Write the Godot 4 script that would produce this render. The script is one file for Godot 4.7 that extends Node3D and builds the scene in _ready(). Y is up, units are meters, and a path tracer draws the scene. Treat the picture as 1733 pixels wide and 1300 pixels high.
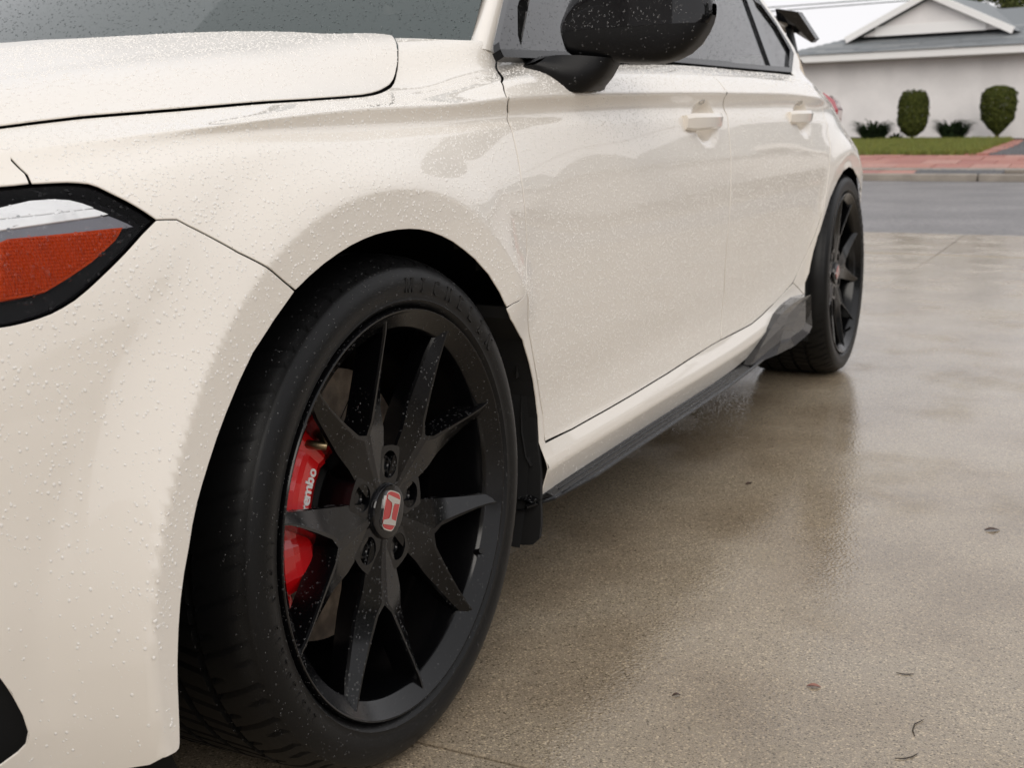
extends Node3D
# A wet white hatchback on a concrete driveway under an overcast sky.
# Axes: y up, x to the car's left side, +z the way the car points; the front axle is at z = 0.

const ROWS := [
	[-3.5, 0.73, 0.27, -3.05, 0.885, 0.26, -2.4, 0.91, 0.25, -2.1, 0.91, 0.235, -1.6, 0.9078, 0.222, -0.9, 0.906, 0.217, -0.43, 0.9088, 0.215, -0.2, 0.9107, 0.215, 0.2, 0.9127, 0.21, 0.42, 0.896, 0.205, 0.72, 0.745, 0.2],
	[-3.5, 0.76, 0.32, -3.05, 0.905, 0.31, -2.4, 0.93, 0.31, -2.1, 0.928, 0.3, -1.6, 0.9258, 0.275, -0.9, 0.924, 0.269, -0.43, 0.9268, 0.268, -0.2, 0.9407, 0.268, 0.42, 0.91, 0.265, 0.72, 0.767, 0.262],
	[-3.5, 0.76, 0.37, -3.05, 0.905, 0.36, -2.4, 0.924, 0.36, -2.1, 0.912, 0.345, -1.6, 0.9078, 0.315, -0.9, 0.906, 0.307, -0.43, 0.9118, 0.306, -0.2, 0.9357, 0.306, 0.42, 0.914, 0.31, 0.72, 0.772, 0.31],
	[-3.5, 0.76, 0.41, -3.05, 0.905, 0.4, -2.4, 0.924, 0.4, -2.1, 0.909, 0.385, -1.6, 0.9038, 0.358, -0.9, 0.902, 0.352, -0.43, 0.9108, 0.35, -0.2, 0.9367, 0.35, 0.42, 0.918, 0.355, 0.72, 0.775, 0.355],
	[-3.5, 0.76, 0.49, -3.05, 0.905, 0.485, -2.4, 0.927, 0.485, -2.1, 0.914, 0.475, -1.6, 0.9098, 0.455, -0.9, 0.909, 0.452, -0.43, 0.9178, 0.45, -0.2, 0.9397, 0.45, 0.42, 0.918, 0.45, 0.72, 0.775, 0.45],
	[-3.5, 0.75, 0.6, -3.05, 0.901, 0.595, -2.735, 0.935, 0.595, -2.4, 0.928, 0.595, -2.1, 0.922, 0.59, -1.6, 0.9178, 0.585, -0.9, 0.916, 0.58, -0.43, 0.9218, 0.58, -0.2, 0.9397, 0.585, 0, 0.945, 0.585, 0.42, 0.914, 0.58, 0.72, 0.767, 0.575],
	[-3.5, 0.74, 0.71, -3.05, 0.89, 0.7, -2.735, 0.927, 0.7, -2.4, 0.922, 0.7, -2.1, 0.916, 0.7, -1.6, 0.9108, 0.7, -0.9, 0.907, 0.7, -0.43, 0.9138, 0.7, -0.2, 0.9347, 0.71, 0, 0.939, 0.713, 0.25, 0.9283, 0.7, 0.42, 0.9, 0.685, 0.55, 0.838, 0.672, 0.72, 0.725, 0.655],
	[-3.5, 0.67, 0.79, -3.05, 0.835, 0.785, -2.735, 0.887, 0.785, -2.4, 0.9, 0.79, -2.1, 0.898, 0.8, -1.6, 0.8958, 0.797, -0.9, 0.893, 0.792, -0.43, 0.8958, 0.785, -0.2, 0.9047, 0.778, 0, 0.907, 0.772, 0.25, 0.8983, 0.762, 0.42, 0.866, 0.742, 0.55, 0.798, 0.72, 0.72, 0.675, 0.7],
	[-3.5, 0.64, 0.841, -3.05, 0.805, 0.838, -2.735, 0.859, 0.838, -2.4, 0.888, 0.844, -2.1, 0.888, 0.848, -1.6, 0.8878, 0.842, -0.9, 0.884, 0.83, -0.43, 0.8838, 0.815, -0.2, 0.8827, 0.802, 0, 0.881, 0.796, 0.25, 0.8703, 0.786, 0.42, 0.831, 0.765, 0.55, 0.758, 0.743, 0.72, 0.63, 0.721],
	[-3.5, 0.63, 0.861, -3.05, 0.793, 0.858, -2.735, 0.853, 0.858, -2.4, 0.896, 0.864, -2.1, 0.896, 0.868, -1.6, 0.8968, 0.862, -0.9, 0.894, 0.848, -0.43, 0.8938, 0.834, -0.2, 0.8887, 0.82, 0, 0.885, 0.813, 0.25, 0.8723, 0.794, 0.42, 0.818, 0.776, 0.55, 0.738, 0.756, 0.72, 0.605, 0.734],
	[-3.5, 0.63, 0.902, -3.05, 0.755, 0.902, -2.735, 0.812, 0.902, -2.4, 0.852, 0.903, -2.1, 0.858, 0.904, -1.6, 0.862, 0.897, -0.9, 0.862, 0.882, -0.6, 0.862, 0.872, -0.43, 0.862, 0.8593, -0.2, 0.848, 0.827, 0, 0.846, 0.817, 0.25, 0.84, 0.799, 0.42, 0.79, 0.786, 0.55, 0.715, 0.768, 0.72, 0.58, 0.746],
	[-3.5, 0.58, 0.944, -3.05, 0.705, 0.944, -2.735, 0.77, 0.94, -2.4, 0.785, 0.936, -1.96, 0.79, 0.93, -1.44, 0.8, 0.923, -0.9, 0.8, 0.904, -0.6, 0.8, 0.896, -0.5, 0.795, 0.8782, -0.4, 0.79, 0.8615, -0.3, 0.79, 0.8448, -0.17, 0.795, 0.836, 0, 0.8, 0.828, 0.25, 0.797, 0.812, 0.42, 0.755, 0.795, 0.55, 0.68, 0.777, 0.72, 0.545, 0.756],
	[-3.5, 0.5, 1.011, -3.2, 0.61, 1.026, -2.9, 0.685, 1.027, -2.65, 0.733, 1.001, -2.5, 0.74, 0.991, -0.75, 0.78, 0.936, -0.6, 0.765, 0.93, -0.45, 0.735, 0.917, -0.3, 0.725, 0.899, -0.17, 0.725, 0.883, 0, 0.725, 0.868, 0.25, 0.715, 0.841, 0.42, 0.68, 0.816, 0.55, 0.61, 0.793, 0.72, 0.49, 0.766],
	[-0.75, 0.66, 0.948, -0.6, 0.6, 0.946, -0.45, 0.56, 0.938, -0.3, 0.55, 0.922, -0.17, 0.55, 0.905, 0, 0.55, 0.884, 0.25, 0.52, 0.846, 0.42, 0.48, 0.814, 0.55, 0.42, 0.788, 0.72, 0.33, 0.76],
	[-0.75, 0, 0.967, -0.6, 0, 0.965, -0.45, 0, 0.955, -0.3, 0, 0.935, 0, 0, 0.89, 0.25, 0, 0.849, 0.42, 0, 0.819, 0.72, 0, 0.762],
]
const S := [0, 0.055, 0.09, 0.135, 0.235, 0.365, 0.485, 0.575, 0.63, 0.65, 0.705, 0.765, 0.855, 1.04, 1.6]
const POLY := {
	"hood": [0.72, 1.6, -0.375, 1.6, -0.385, 1.3, -0.4, 1.1, -0.405, 0.97, -0.3985, 0.9005, -0.3654, 0.8679, -0.3399, 0.8457, -0.3229, 0.8302, -0.3055, 0.8157, -0.283, 0.8006, -0.2654, 0.7908, -0.2424, 0.7809, -0.2191, 0.7737, -0.19, 0.765, -0.1624, 0.7589, -0.1299, 0.7537, -0.0597, 0.7491, 0.0008, 0.7471, 0.0877, 0.7502, 0.1626, 0.7502, 0.2234, 0.7509, 0.2863, 0.7541, 0.3411, 0.7585, 0.3818, 0.7576, 0.4194, 0.7555, 0.45, 0.757, 0.55, 0.757, 0.72, 0.757],
	"fender": [0.425, 0.757, 0.4194, 0.7555, 0.3818, 0.7576, 0.3411, 0.7585, 0.2863, 0.7541, 0.2234, 0.7509, 0.1626, 0.7502, 0.0877, 0.7502, 0.0008, 0.7471, -0.0597, 0.7491, -0.1299, 0.7537, -0.1624, 0.7589, -0.19, 0.765, -0.2191, 0.7737, -0.2424, 0.7809, -0.2654, 0.7908, -0.283, 0.8006, -0.3055, 0.8157, -0.3229, 0.8302, -0.3399, 0.8457, -0.3654, 0.8679, -0.3985, 0.9005, -0.4317, 0.888, -0.4729, 0.874, -0.5161, 0.8624, -0.5944, 0.8476, -0.5628, 0.7872, -0.5051, 0.7483, -0.4108, 0.7007, -0.3887, 0.6737, -0.3766, 0.6534, -0.3854, 0.6395, -0.3968, 0.6253, -0.3799, 0.5816, -0.3757, 0.5538, -0.372, 0.5262, -0.3682, 0.4995, -0.3652, 0.4671, -0.365, 0.4375, -0.3638, 0.3918, -0.3314, 0.343, -0.3188, 0.3351, -0.3019, 0.3316, -0.279, 0.3306, -0.255, 0.3278, -0.2348, 0.3496, -0.2029, 0.3758, -0.1648, 0.3977, -0.136, 0.4102, -0.1067, 0.4216, -0.0782, 0.43, -0.0507, 0.4364, -0.0239, 0.4409, 0.0011, 0.4434, 0.0275, 0.4447, 0.0508, 0.4448, 0.0748, 0.4442, 0.0973, 0.4424, 0.1245, 0.4389, 0.1502, 0.4338, 0.1762, 0.4275, 0.2038, 0.4188, 0.2295, 0.4088, 0.2485, 0.4214, 0.2664, 0.4342, 0.3015, 0.4593, 0.3317, 0.4863, 0.3462, 0.4988, 0.3566, 0.5089, 0.3677, 0.5115, 0.378, 0.5136, 0.3859, 0.5264, 0.3968, 0.5437, 0.4036, 0.5542, 0.4093, 0.5646, 0.4133, 0.5728, 0.4181, 0.5799, 0.4245, 0.585, 0.4315, 0.5896, 0.4437, 0.5948, 0.457, 0.5997, 0.4517, 0.6177, 0.4512, 0.6395, 0.4502, 0.6678],
	"bumper_upper": [0.425, 0.757, 0.4377, 0.6693, 0.4512, 0.6395, 0.4517, 0.6177, 0.4565, 0.6008, 0.4677, 0.6033, 0.4774, 0.6064, 0.52, 0.619, 0.6, 0.62, 0.66, 0.6, 0.72, 0.6, 0.72, 0.757],
	"headlight": [0.3884, 0.5064, 0.3981, 0.4993, 0.4174, 0.4832, 0.4305, 0.4725, 0.4436, 0.4619, 0.4571, 0.451, 0.4698, 0.4418, 0.4801, 0.4362, 0.4901, 0.4318, 0.5002, 0.429, 0.5102, 0.4271, 0.5203, 0.4259, 0.5288, 0.4258, 0.57, 0.43, 0.62, 0.44, 0.66, 0.47, 0.66, 0.6, 0.6, 0.62, 0.52, 0.619, 0.4774, 0.6064, 0.4677, 0.6033, 0.457, 0.5997, 0.4437, 0.5948, 0.4315, 0.5896, 0.4245, 0.585, 0.4181, 0.5799, 0.4133, 0.5728, 0.4093, 0.5646, 0.4036, 0.5542, 0.3968, 0.5437, 0.3859, 0.5264, 0.378, 0.5136],
	"front_bumper": [0.378, 0.5136, 0.3677, 0.5115, 0.3566, 0.5089, 0.3462, 0.4988, 0.3317, 0.4863, 0.3015, 0.4593, 0.2664, 0.4342, 0.2485, 0.4214, 0.2295, 0.4088, 0.2663, 0.3859, 0.3028, 0.3593, 0.3269, 0.3345, 0.3479, 0.3097, 0.3637, 0.2891, 0.3777, 0.2682, 0.3877, 0.2521, 0.3967, 0.236, 0.4052, 0.2159, 0.412, 0.195, 0.4208, 0.171, 0.428, 0.1458, 0.4333, 0.1202, 0.4371, 0.0944, 0.4395, 0.0746, 0.4406, 0.0553, 0.4415, 0.0373, 0.4428, 0.0225, 0.4445, 0.0178, 0.4495, 0.0163, 0.4631, 0.0175, 0.4689, 0.0107, 0.5, 0.004, 0.6, 0, 0.72, 0, 0.72, 0.036, 0.62, 0.037, 0.5597, 0.0354, 0.5466, 0.0425, 0.541, 0.0475, 0.5397, 0.0569, 0.5433, 0.0699, 0.5506, 0.0857, 0.5593, 0.1047, 0.6, 0.17, 0.66, 0.2, 0.72, 0.21, 0.72, 0.6, 0.66, 0.6, 0.66, 0.47, 0.62, 0.44, 0.57, 0.43, 0.5288, 0.4258, 0.5203, 0.4259, 0.5102, 0.4271, 0.5002, 0.429, 0.4901, 0.4318, 0.4801, 0.4362, 0.4698, 0.4418, 0.4571, 0.451, 0.4436, 0.4619, 0.4305, 0.4725, 0.4174, 0.4832, 0.3981, 0.4993, 0.3884, 0.5064],
	"front_door": [-0.9, 0.765, -1.2, 0.763, -1.485, 0.762, -1.475, 0.69, -1.467, 0.6424, -1.49, 0.5952, -1.482, 0.5572, -1.478, 0.5308, -1.461, 0.4684, -1.443, 0.3988, -1.431, 0.3305, -1.435, 0.2622, -1.45, 0.1955, -1.445, 0.1377, -1.429, 0.0892, -1.35, 0.0896, -1.196, 0.0866, -1.055, 0.0835, -0.8677, 0.0817, -0.7111, 0.0806, -0.5705, 0.0807, -0.457, 0.0854, -0.453, 0.1323, -0.4252, 0.1855, -0.4025, 0.2216, -0.3775, 0.2655, -0.3513, 0.3082, -0.3314, 0.343, -0.3638, 0.3918, -0.365, 0.4375, -0.3652, 0.4671, -0.3682, 0.4995, -0.372, 0.5262, -0.3757, 0.5538, -0.3799, 0.5816, -0.3968, 0.6253, -0.3854, 0.6395, -0.3766, 0.6534, -0.3887, 0.6737, -0.4108, 0.7007, -0.5051, 0.7483, -0.5628, 0.7872],
	"rear_door": [-2.2, 0.763, -2.549, 0.762, -2.539, 0.71, -2.524, 0.65, -2.509, 0.58, -2.479, 0.5213, -2.445, 0.481, -2.414, 0.4289, -2.364, 0.3567, -2.318, 0.2859, -2.268, 0.2254, -2.214, 0.172, -2.135, 0.1281, -2.092, 0.1105, -1.992, 0.0962, -1.893, 0.0886, -1.781, 0.0846, -1.681, 0.0827, -1.547, 0.0863, -1.429, 0.0892, -1.445, 0.1377, -1.45, 0.1955, -1.435, 0.2622, -1.431, 0.3305, -1.443, 0.3988, -1.461, 0.4684, -1.478, 0.5308, -1.482, 0.5572, -1.49, 0.5952, -1.467, 0.6424, -1.475, 0.69, -1.485, 0.762],
	"rocker_panel": [-0.279, 0.3306, -0.3019, 0.3316, -0.3188, 0.3351, -0.3314, 0.343, -0.3513, 0.3082, -0.3775, 0.2655, -0.4025, 0.2216, -0.4252, 0.1855, -0.453, 0.1323, -0.457, 0.0854, -0.5705, 0.0819, -0.7111, 0.0818, -0.8677, 0.0829, -1.055, 0.0847, -1.196, 0.0878, -1.35, 0.0908, -1.429, 0.0904, -1.547, 0.0875, -1.681, 0.0839, -1.781, 0.0858, -1.893, 0.0898, -1.992, 0.0974, -2.099, 0.1099, -2.183, 0.0659, -2.21, 0, -2.1, 0.02, -1.95, 0.03, -1.832, 0.0542, -1.762, 0.0334, -1.686, 0.0139, -1.527, 0.0038, -1.359, 0, -1.148, 0, -0.9513, 0, -0.7749, 0, -0.6243, 0, -0.444, 0, -0.436, 0.061, -0.436, 0.09, -0.434, 0.1323, -0.4206, 0.166, -0.4042, 0.1952, -0.3795, 0.2295, -0.3471, 0.2685, -0.305, 0.2906, -0.2716, 0.3096, -0.255, 0.327],
	"quarter_panel": [-2.099, 0.1099, -2.135, 0.1281, -2.214, 0.172, -2.268, 0.2254, -2.318, 0.2859, -2.364, 0.3567, -2.414, 0.4289, -2.445, 0.481, -2.479, 0.5213, -2.509, 0.58, -2.524, 0.65, -2.539, 0.71, -2.549, 0.762, -2.554, 0.785, -2.609, 0.82, -2.699, 0.853, -3.3, 0.853, -3.5, 0.8, -3.5, 0.34, -3.08, 0.34, -2.99, 0.315, -2.94, 0.305, -2.931, 0.3428, -2.845, 0.3895, -2.76, 0.4265, -2.678, 0.4381, -2.598, 0.4268, -2.525, 0.3978, -2.427, 0.346, -2.337, 0.2719, -2.294, 0.2278, -2.269, 0.1816, -2.246, 0.1135, -2.184, 0.0658],
	"rear_bumper": [-3.08, 0.335, -3.5, 0.335, -3.5, 0, -3.12, 0, -3.09, 0.1, -3.03, 0.22, -2.96, 0.3],
	"amber": [0.5068, 0.5266, 0.4987, 0.5297, 0.4767, 0.5252, 0.4499, 0.5207, 0.4073, 0.5153, 0.4185, 0.5021, 0.445, 0.4816, 0.4679, 0.4674, 0.4886, 0.456, 0.507, 0.4544, 0.5242, 0.4538],
	"drlA": [0.488, 0.5815, 0.4643, 0.5831, 0.4491, 0.5773, 0.4376, 0.5699, 0.4291, 0.5599, 0.4231, 0.5514, 0.4616, 0.5574, 0.4944, 0.5648],
	"drlB": [0.4957, 0.5614, 0.4628, 0.5541, 0.4232, 0.5484, 0.4138, 0.5374, 0.4575, 0.5423, 0.5005, 0.5474],
	"hlgrey": [0.501, 0.5457, 0.458, 0.5407, 0.4133, 0.5356, 0.3953, 0.5149, 0.4069, 0.5164, 0.4495, 0.5221, 0.4762, 0.5267, 0.4982, 0.5312, 0.5061, 0.5289],
}

const CREASE := [1, 2, 9]
const ARCH_FRONT := [-40, .43, 0, .422, 18, .409, 40, .394, 54, .383, 75, .362, 90, .352, 105, .348, 119, .346, 139, .350, 156, .380, 180, .404, 220, .41]
const ARCH_REAR := [-40, .44, 0, .43, 15, .42, 29, .409, 49, .37, 68, .340, 90, .336, 115, .322, 135, .322, 180, .34, 220, .35]
const REAR := -2.735

var rng := RandomNumberGenerator.new()
var M := {}
var tangents := []
var car: Node3D
var names := {}

# ---------------------------------------------------------------- mesh helpers
class MB:
	var v := PackedVector3Array()
	var n := PackedVector3Array()
	var i := PackedInt32Array()
	var uv := PackedVector2Array()
	func add(p: Vector3, nn: Vector3) -> int:
		v.append(p)
		n.append(nn)
		return v.size() - 1
	func tri(a: int, b: int, c: int) -> void:
		# front faces run clockwise: orient by the stored normals
		var g := (v[b] - v[a]).cross(v[c] - v[a])
		if g.dot(n[a] + n[b] + n[c]) > 0.0:
			i.append_array([a, c, b])
		else:
			i.append_array([a, b, c])
	func quad(a: int, b: int, c: int, d: int) -> void:
		tri(a, b, c)
		tri(a, c, d)
	func flat_tri(a: Vector3, b: Vector3, c: Vector3, out: Vector3) -> void:
		var g := (b - a).cross(c - a).normalized()
		if g.dot(out) < 0.0:
			g = -g
		tri(add(a, g), add(b, g), add(c, g))
	func flat_quad(a: Vector3, b: Vector3, c: Vector3, d: Vector3, out: Vector3) -> void:
		var g := (c - a).cross(d - b).normalized()
		if g.dot(out) < 0.0:
			g = -g
		var k := add(a, g)
		add(b, g)
		add(c, g)
		add(d, g)
		quad(k, k + 1, k + 2, k + 3)
	func moved(t: Transform3D) -> MB:
		var r := MB.new()
		for k in v.size():
			r.v.append(t * v[k])
			r.n.append((t.basis * n[k]).normalized())
		r.i = i.duplicate()
		r.uv = uv
		if t.basis.determinant() < 0.0:
			for k in range(0, r.i.size(), 3):
				var s := r.i[k]
				r.i[k] = r.i[k + 1]
				r.i[k + 1] = s
		return r
	func join(o: MB) -> void:
		var base := v.size()
		v.append_array(o.v)
		n.append_array(o.n)
		for k in o.i:
			i.append(k + base)
	func mesh() -> ArrayMesh:
		var a := []
		a.resize(Mesh.ARRAY_MAX)
		a[Mesh.ARRAY_VERTEX] = v
		a[Mesh.ARRAY_NORMAL] = n
		a[Mesh.ARRAY_INDEX] = i
		if uv.size() == v.size():
			a[Mesh.ARRAY_TEX_UV] = uv
		var m := ArrayMesh.new()
		m.add_surface_from_arrays(Mesh.PRIMITIVE_TRIANGLES, a)
		return m

func put(called: String, mb: MB, m: Material, parent: Node = self) -> MeshInstance3D:
	return put_mesh(called, mb.mesh(), m, parent)

func put_mesh(called: String, mesh: Mesh, m: Material, parent: Node = self) -> MeshInstance3D:
	var o := MeshInstance3D.new()
	o.name = numbered(called) if parent == self else called
	o.mesh = mesh
	o.material_override = m
	parent.add_child(o, true)
	return o

func numbered(called: String) -> String:
	names[called] = names.get(called, -1) + 1
	return called if names[called] == 0 else "%s_%03d" % [called, names[called]]

func node(called: String, at: Vector3, parent: Node = self) -> Node3D:
	var o := Node3D.new()
	o.name = numbered(called) if parent == self else called
	o.position = at
	parent.add_child(o, true)
	return o

func tag(o: Node, label: String, category: String, group := "") -> void:
	o.set_meta("label", label)
	o.set_meta("category", category)
	if group:
		o.set_meta("group", group)

func structure(o: Node, label: String) -> void:
	o.set_meta("kind", "structure")
	o.set_meta("label", label)

func box(mb: MB, at: Vector3, size: Vector3, turn := Basis(), bevel := 0.0) -> void:
	var h := size / 2.0
	var b := minf(bevel, minf(h.x, minf(h.y, h.z)) * .9)
	for ax in 3:
		var u := (ax + 1) % 3
		var w := (ax + 2) % 3
		for s in [-1.0, 1.0]:
			var q := []
			for c in [[-1, -1], [1, -1], [1, 1], [-1, 1]]:
				var p := Vector3.ZERO
				p[ax] = s * h[ax]
				p[u] = c[0] * (h[u] - b)
				p[w] = c[1] * (h[w] - b)
				q.append(at + turn * p)
			var o := Vector3.ZERO
			o[ax] = s
			mb.flat_quad(q[0], q[1], q[2], q[3], turn * o)
			if b > 0.0:
				for s2 in [-1.0, 1.0]:
					var e := []
					for k in [[0, -1], [0, 1], [1, 1], [1, -1]]:
						var p := Vector3.ZERO
						p[ax] = s * (h[ax] if k[0] == 0 else h[ax] - b)
						p[u] = s2 * (h[u] - b if k[0] == 0 else h[u])
						p[w] = k[1] * (h[w] - b)
						e.append(at + turn * p)
					var o2 := Vector3.ZERO
					o2[ax] = s
					o2[u] = s2
					mb.flat_quad(e[0], e[1], e[2], e[3], turn * o2)
	if b > 0.0:
		for sx in [-1.0, 1.0]:
			for sy in [-1.0, 1.0]:
				for sz in [-1.0, 1.0]:
					mb.flat_tri(at + turn * Vector3(sx * h.x, sy * (h.y - b), sz * (h.z - b)), at + turn * Vector3(sx * (h.x - b), sy * h.y, sz * (h.z - b)), at + turn * Vector3(sx * (h.x - b), sy * (h.y - b), sz * h.z), turn * Vector3(sx, sy, sz))

# a shape turned about the x axis; profile of (x, r), smooth where the bend is under 40 degrees
func lathe(mb: MB, prof: Array, segs: int, from := 0.0, to := TAU, dent: Variant = null) -> void:
	var k := prof.size()
	var sn := []
	for j in k - 1:
		var d: Vector2 = (prof[j + 1] - prof[j]).normalized()
		sn.append(Vector2(-d.y, d.x) * -1.0)
	for j in k - 1:
		var na: Vector2 = sn[j]
		var nb: Vector2 = sn[j]
		if j > 0 and sn[j - 1].dot(sn[j]) > .76:
			na = (sn[j - 1] + sn[j]).normalized()
		if j < k - 2 and sn[j + 1].dot(sn[j]) > .76:
			nb = (sn[j + 1] + sn[j]).normalized()
		var base := mb.v.size()
		for a in segs + 1:
			for e in 2:
				var p: Vector2 = prof[j + e]
				var nn: Vector2 = na if e == 0 else nb
				var th := from + (to - from) * a / segs
				var r := p.y
				if dent != null:
					var q: Vector2 = dent.call(p.x, th, r)
					th = q.x
					r = q.y
				mb.add(Vector3(p.x, r * sin(th), r * cos(th)), Vector3(nn.x, nn.y * sin(th), nn.y * cos(th)))
		for a in segs:
			var b := base + a * 2
			mb.quad(b, b + 1, b + 3, b + 2)

func tube(mb: MB, pts: Array, rad: Array, segs := 8, cap := true) -> void:
	var prev := Vector3.UP
	var base := mb.v.size()
	for k in pts.size():
		var d: Vector3 = (pts[mini(k + 1, pts.size() - 1)] - pts[maxi(k - 1, 0)]).normalized()
		if absf(d.dot(prev)) > .95:
			prev = Vector3.RIGHT
		var s := d.cross(prev).normalized()
		var t := s.cross(d)
		prev = t
		for a in segs:
			var o := s * cos(TAU * a / segs) + t * sin(TAU * a / segs)
			mb.add(pts[k] + o * rad[k], o)
	for k in pts.size() - 1:
		for a in segs:
			mb.quad(base + k * segs + a, base + k * segs + (a + 1) % segs, base + (k + 1) * segs + (a + 1) % segs, base + (k + 1) * segs + a)
	if cap:
		for e in [0, pts.size() - 1]:
			var d: Vector3 = (pts[1] - pts[0]).normalized() * -1.0 if e == 0 else (pts[-1] - pts[-2]).normalized()
			var c := mb.add(pts[e], d)
			var f := mb.v.size()
			for a in segs:
				mb.add(mb.v[base + e * segs + a], d)
			for a in segs:
				mb.tri(c, f + a, f + (a + 1) % segs)

# ---------------------------------------------------------------- the car's skin
# rows of (z, x, y) run from sill to bonnet middle; between rows a cubic, with creases at CREASE
func prepare_rows() -> void:
	for row in ROWS:
		var k: int = row.size() / 3
		var t := PackedVector2Array()
		var d := []
		for j in k - 1:
			var h: float = row[j * 3 + 3] - row[j * 3]
			d.append([Vector2(row[j * 3 + 4] - row[j * 3 + 1], row[j * 3 + 5] - row[j * 3 + 2]) / h, h])
		for j in k:
			if j == 0:
				t.append(d[0][0])
			elif j == k - 1:
				t.append(d[k - 2][0])
			else:
				t.append((d[j - 1][0] * d[j][1] + d[j][0] * d[j - 1][1]) / (d[j - 1][1] + d[j][1]))
		tangents.append(t)

func row_at(r: int, z: float) -> Vector2:
	var row: Array = ROWS[r]
	var k: int = row.size() / 3
	z = clampf(z, row[0], row[(k - 1) * 3])
	var j := 0
	while j < k - 2 and z > row[j * 3 + 3]:
		j += 1
	var h: float = row[j * 3 + 3] - row[j * 3]
	var t: float = (z - row[j * 3]) / h
	var t2 := t * t
	var t3 := t2 * t
	return (2 * t3 - 3 * t2 + 1) * Vector2(row[j * 3 + 1], row[j * 3 + 2]) + (t3 - 2 * t2 + t) * h * tangents[r][j] + (3 * t2 - 2 * t3) * Vector2(row[j * 3 + 4], row[j * 3 + 5]) + (t3 - t2) * h * tangents[r][j + 1]

func table(a: Array, x: float) -> float:
	var j := 0
	while j < a.size() - 4 and x > a[j + 2]:
		j += 2
	return lerpf(a[j + 1], a[j + 3], clampf((x - a[j]) / float(a[j + 2] - a[j]), 0, 1))

func arch_gap(z: float, y: float, front: bool) -> Vector2:
	var dz := z if front else z - REAR
	var a := rad_to_deg(atan2(y - .32, dz))
	if a < -60:
		a += 360
	return Vector2(sqrt(dz * dz + (y - .32) * (y - .32)) - table(ARCH_FRONT if front else ARCH_REAR, a), a)

func skin(z: float, s: float) -> Vector3:
	var k := 0
	while k < S.size() - 2 and s >= S[k + 1]:
		k += 1
	var p1 := row_at(k, z)
	var p2 := row_at(k + 1, z)
	var h: float = S[k + 1] - S[k]
	var d := (p2 - p1) / h
	var m1 := d
	var m2 := d
	if k > 0 and not k in CREASE:
		var h0: float = S[k] - S[k - 1]
		m1 = ((p1 - row_at(k - 1, z)) / h0 * h + d * h0) / (h + h0)
	if k < S.size() - 2 and not (k + 1) in CREASE:
		var h1: float = S[k + 2] - S[k + 1]
		m2 = ((row_at(k + 2, z) - p2) / h1 * h + d * h1) / (h + h1)
	var t := clampf((s - S[k]) / h, 0, 1)
	var t2 := t * t
	var t3 := t2 * t
	var p := (2 * t3 - 3 * t2 + 1) * p1 + (t3 - 2 * t2 + t) * h * m1 + (3 * t2 - 2 * t3) * p2 + (t3 - t2) * h * m2
	if p.y < .80:
		for front in [true, false]:
			if absf(z - (0.0 if front else REAR)) < .6:
				var g := arch_gap(z, p.y, front)
				var tx: float = .947 if front else .934
				var fade := 1.0 - smoothstep(138.0, 156.0, g.y) if front else smoothstep(-10.0, 32.0, g.y) * (1.0 - smoothstep(112.0, 150.0, g.y))
				var w := 1.0 if g.x < .048 else pow(clampf(1.0 - (g.x - .048) / .07, 0, 1), 2)
				p.x += maxf(tx - p.x, 0) * w * fade * (1.0 - smoothstep(.725, .80, p.y))
	# bowls behind the door handles
	for q in [[-1.325, .795], [-2.20, .806]]:
		var dz: float = (z - q[0]) / .085
		var dy: float = (p.y - q[1]) / .047
		var rr := dz * dz + dy * dy
		if rr < 1.0:
			p.x -= .026 * pow(1.0 - rr, 1.2)
	return Vector3(p.x, p.y, z)

func skin_normal(z: float, s: float) -> Vector3:
	var e := .004
	var s0 := maxf(s - e, 0)
	var s1 := minf(s + e, 1.6)
	var n := (skin(z, s1) - skin(z, s0)).cross(skin(z + e, s) - skin(z - e, s)).normalized()
	if s > 1.58:
		n = Vector3(0, n.y, n.z).normalized()
	return n if n.x + n.y > 0 else -n

func poly(called: String, shrink := 0.0) -> PackedVector2Array:
	var a: Array = POLY[called]
	var r := PackedVector2Array()
	for k in range(0, a.size(), 2):
		r.append(Vector2(a[k], a[k + 1]))
	if shrink != 0.0:
		var best := r
		var most := 0.0
		for q in Geometry2D.offset_polygon(r, -shrink, Geometry2D.JOIN_ROUND):
			if q.size() > 2:
				var ar := 0.0
				for k in q.size():
					ar += q[k].cross(q[(k + 1) % q.size()])
				if absf(ar) > most:
					most = absf(ar)
					best = q
		r = best
	return r

func s_lines(step: float) -> PackedFloat32Array:
	var r := PackedFloat32Array()
	for k in S.size() - 1:
		var c := maxi(1, int(ceil((S[k + 1] - S[k]) / step)))
		for j in c:
			r.append(lerpf(S[k], S[k + 1], float(j) / c))
	r.append(S[-1])
	return r

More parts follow.
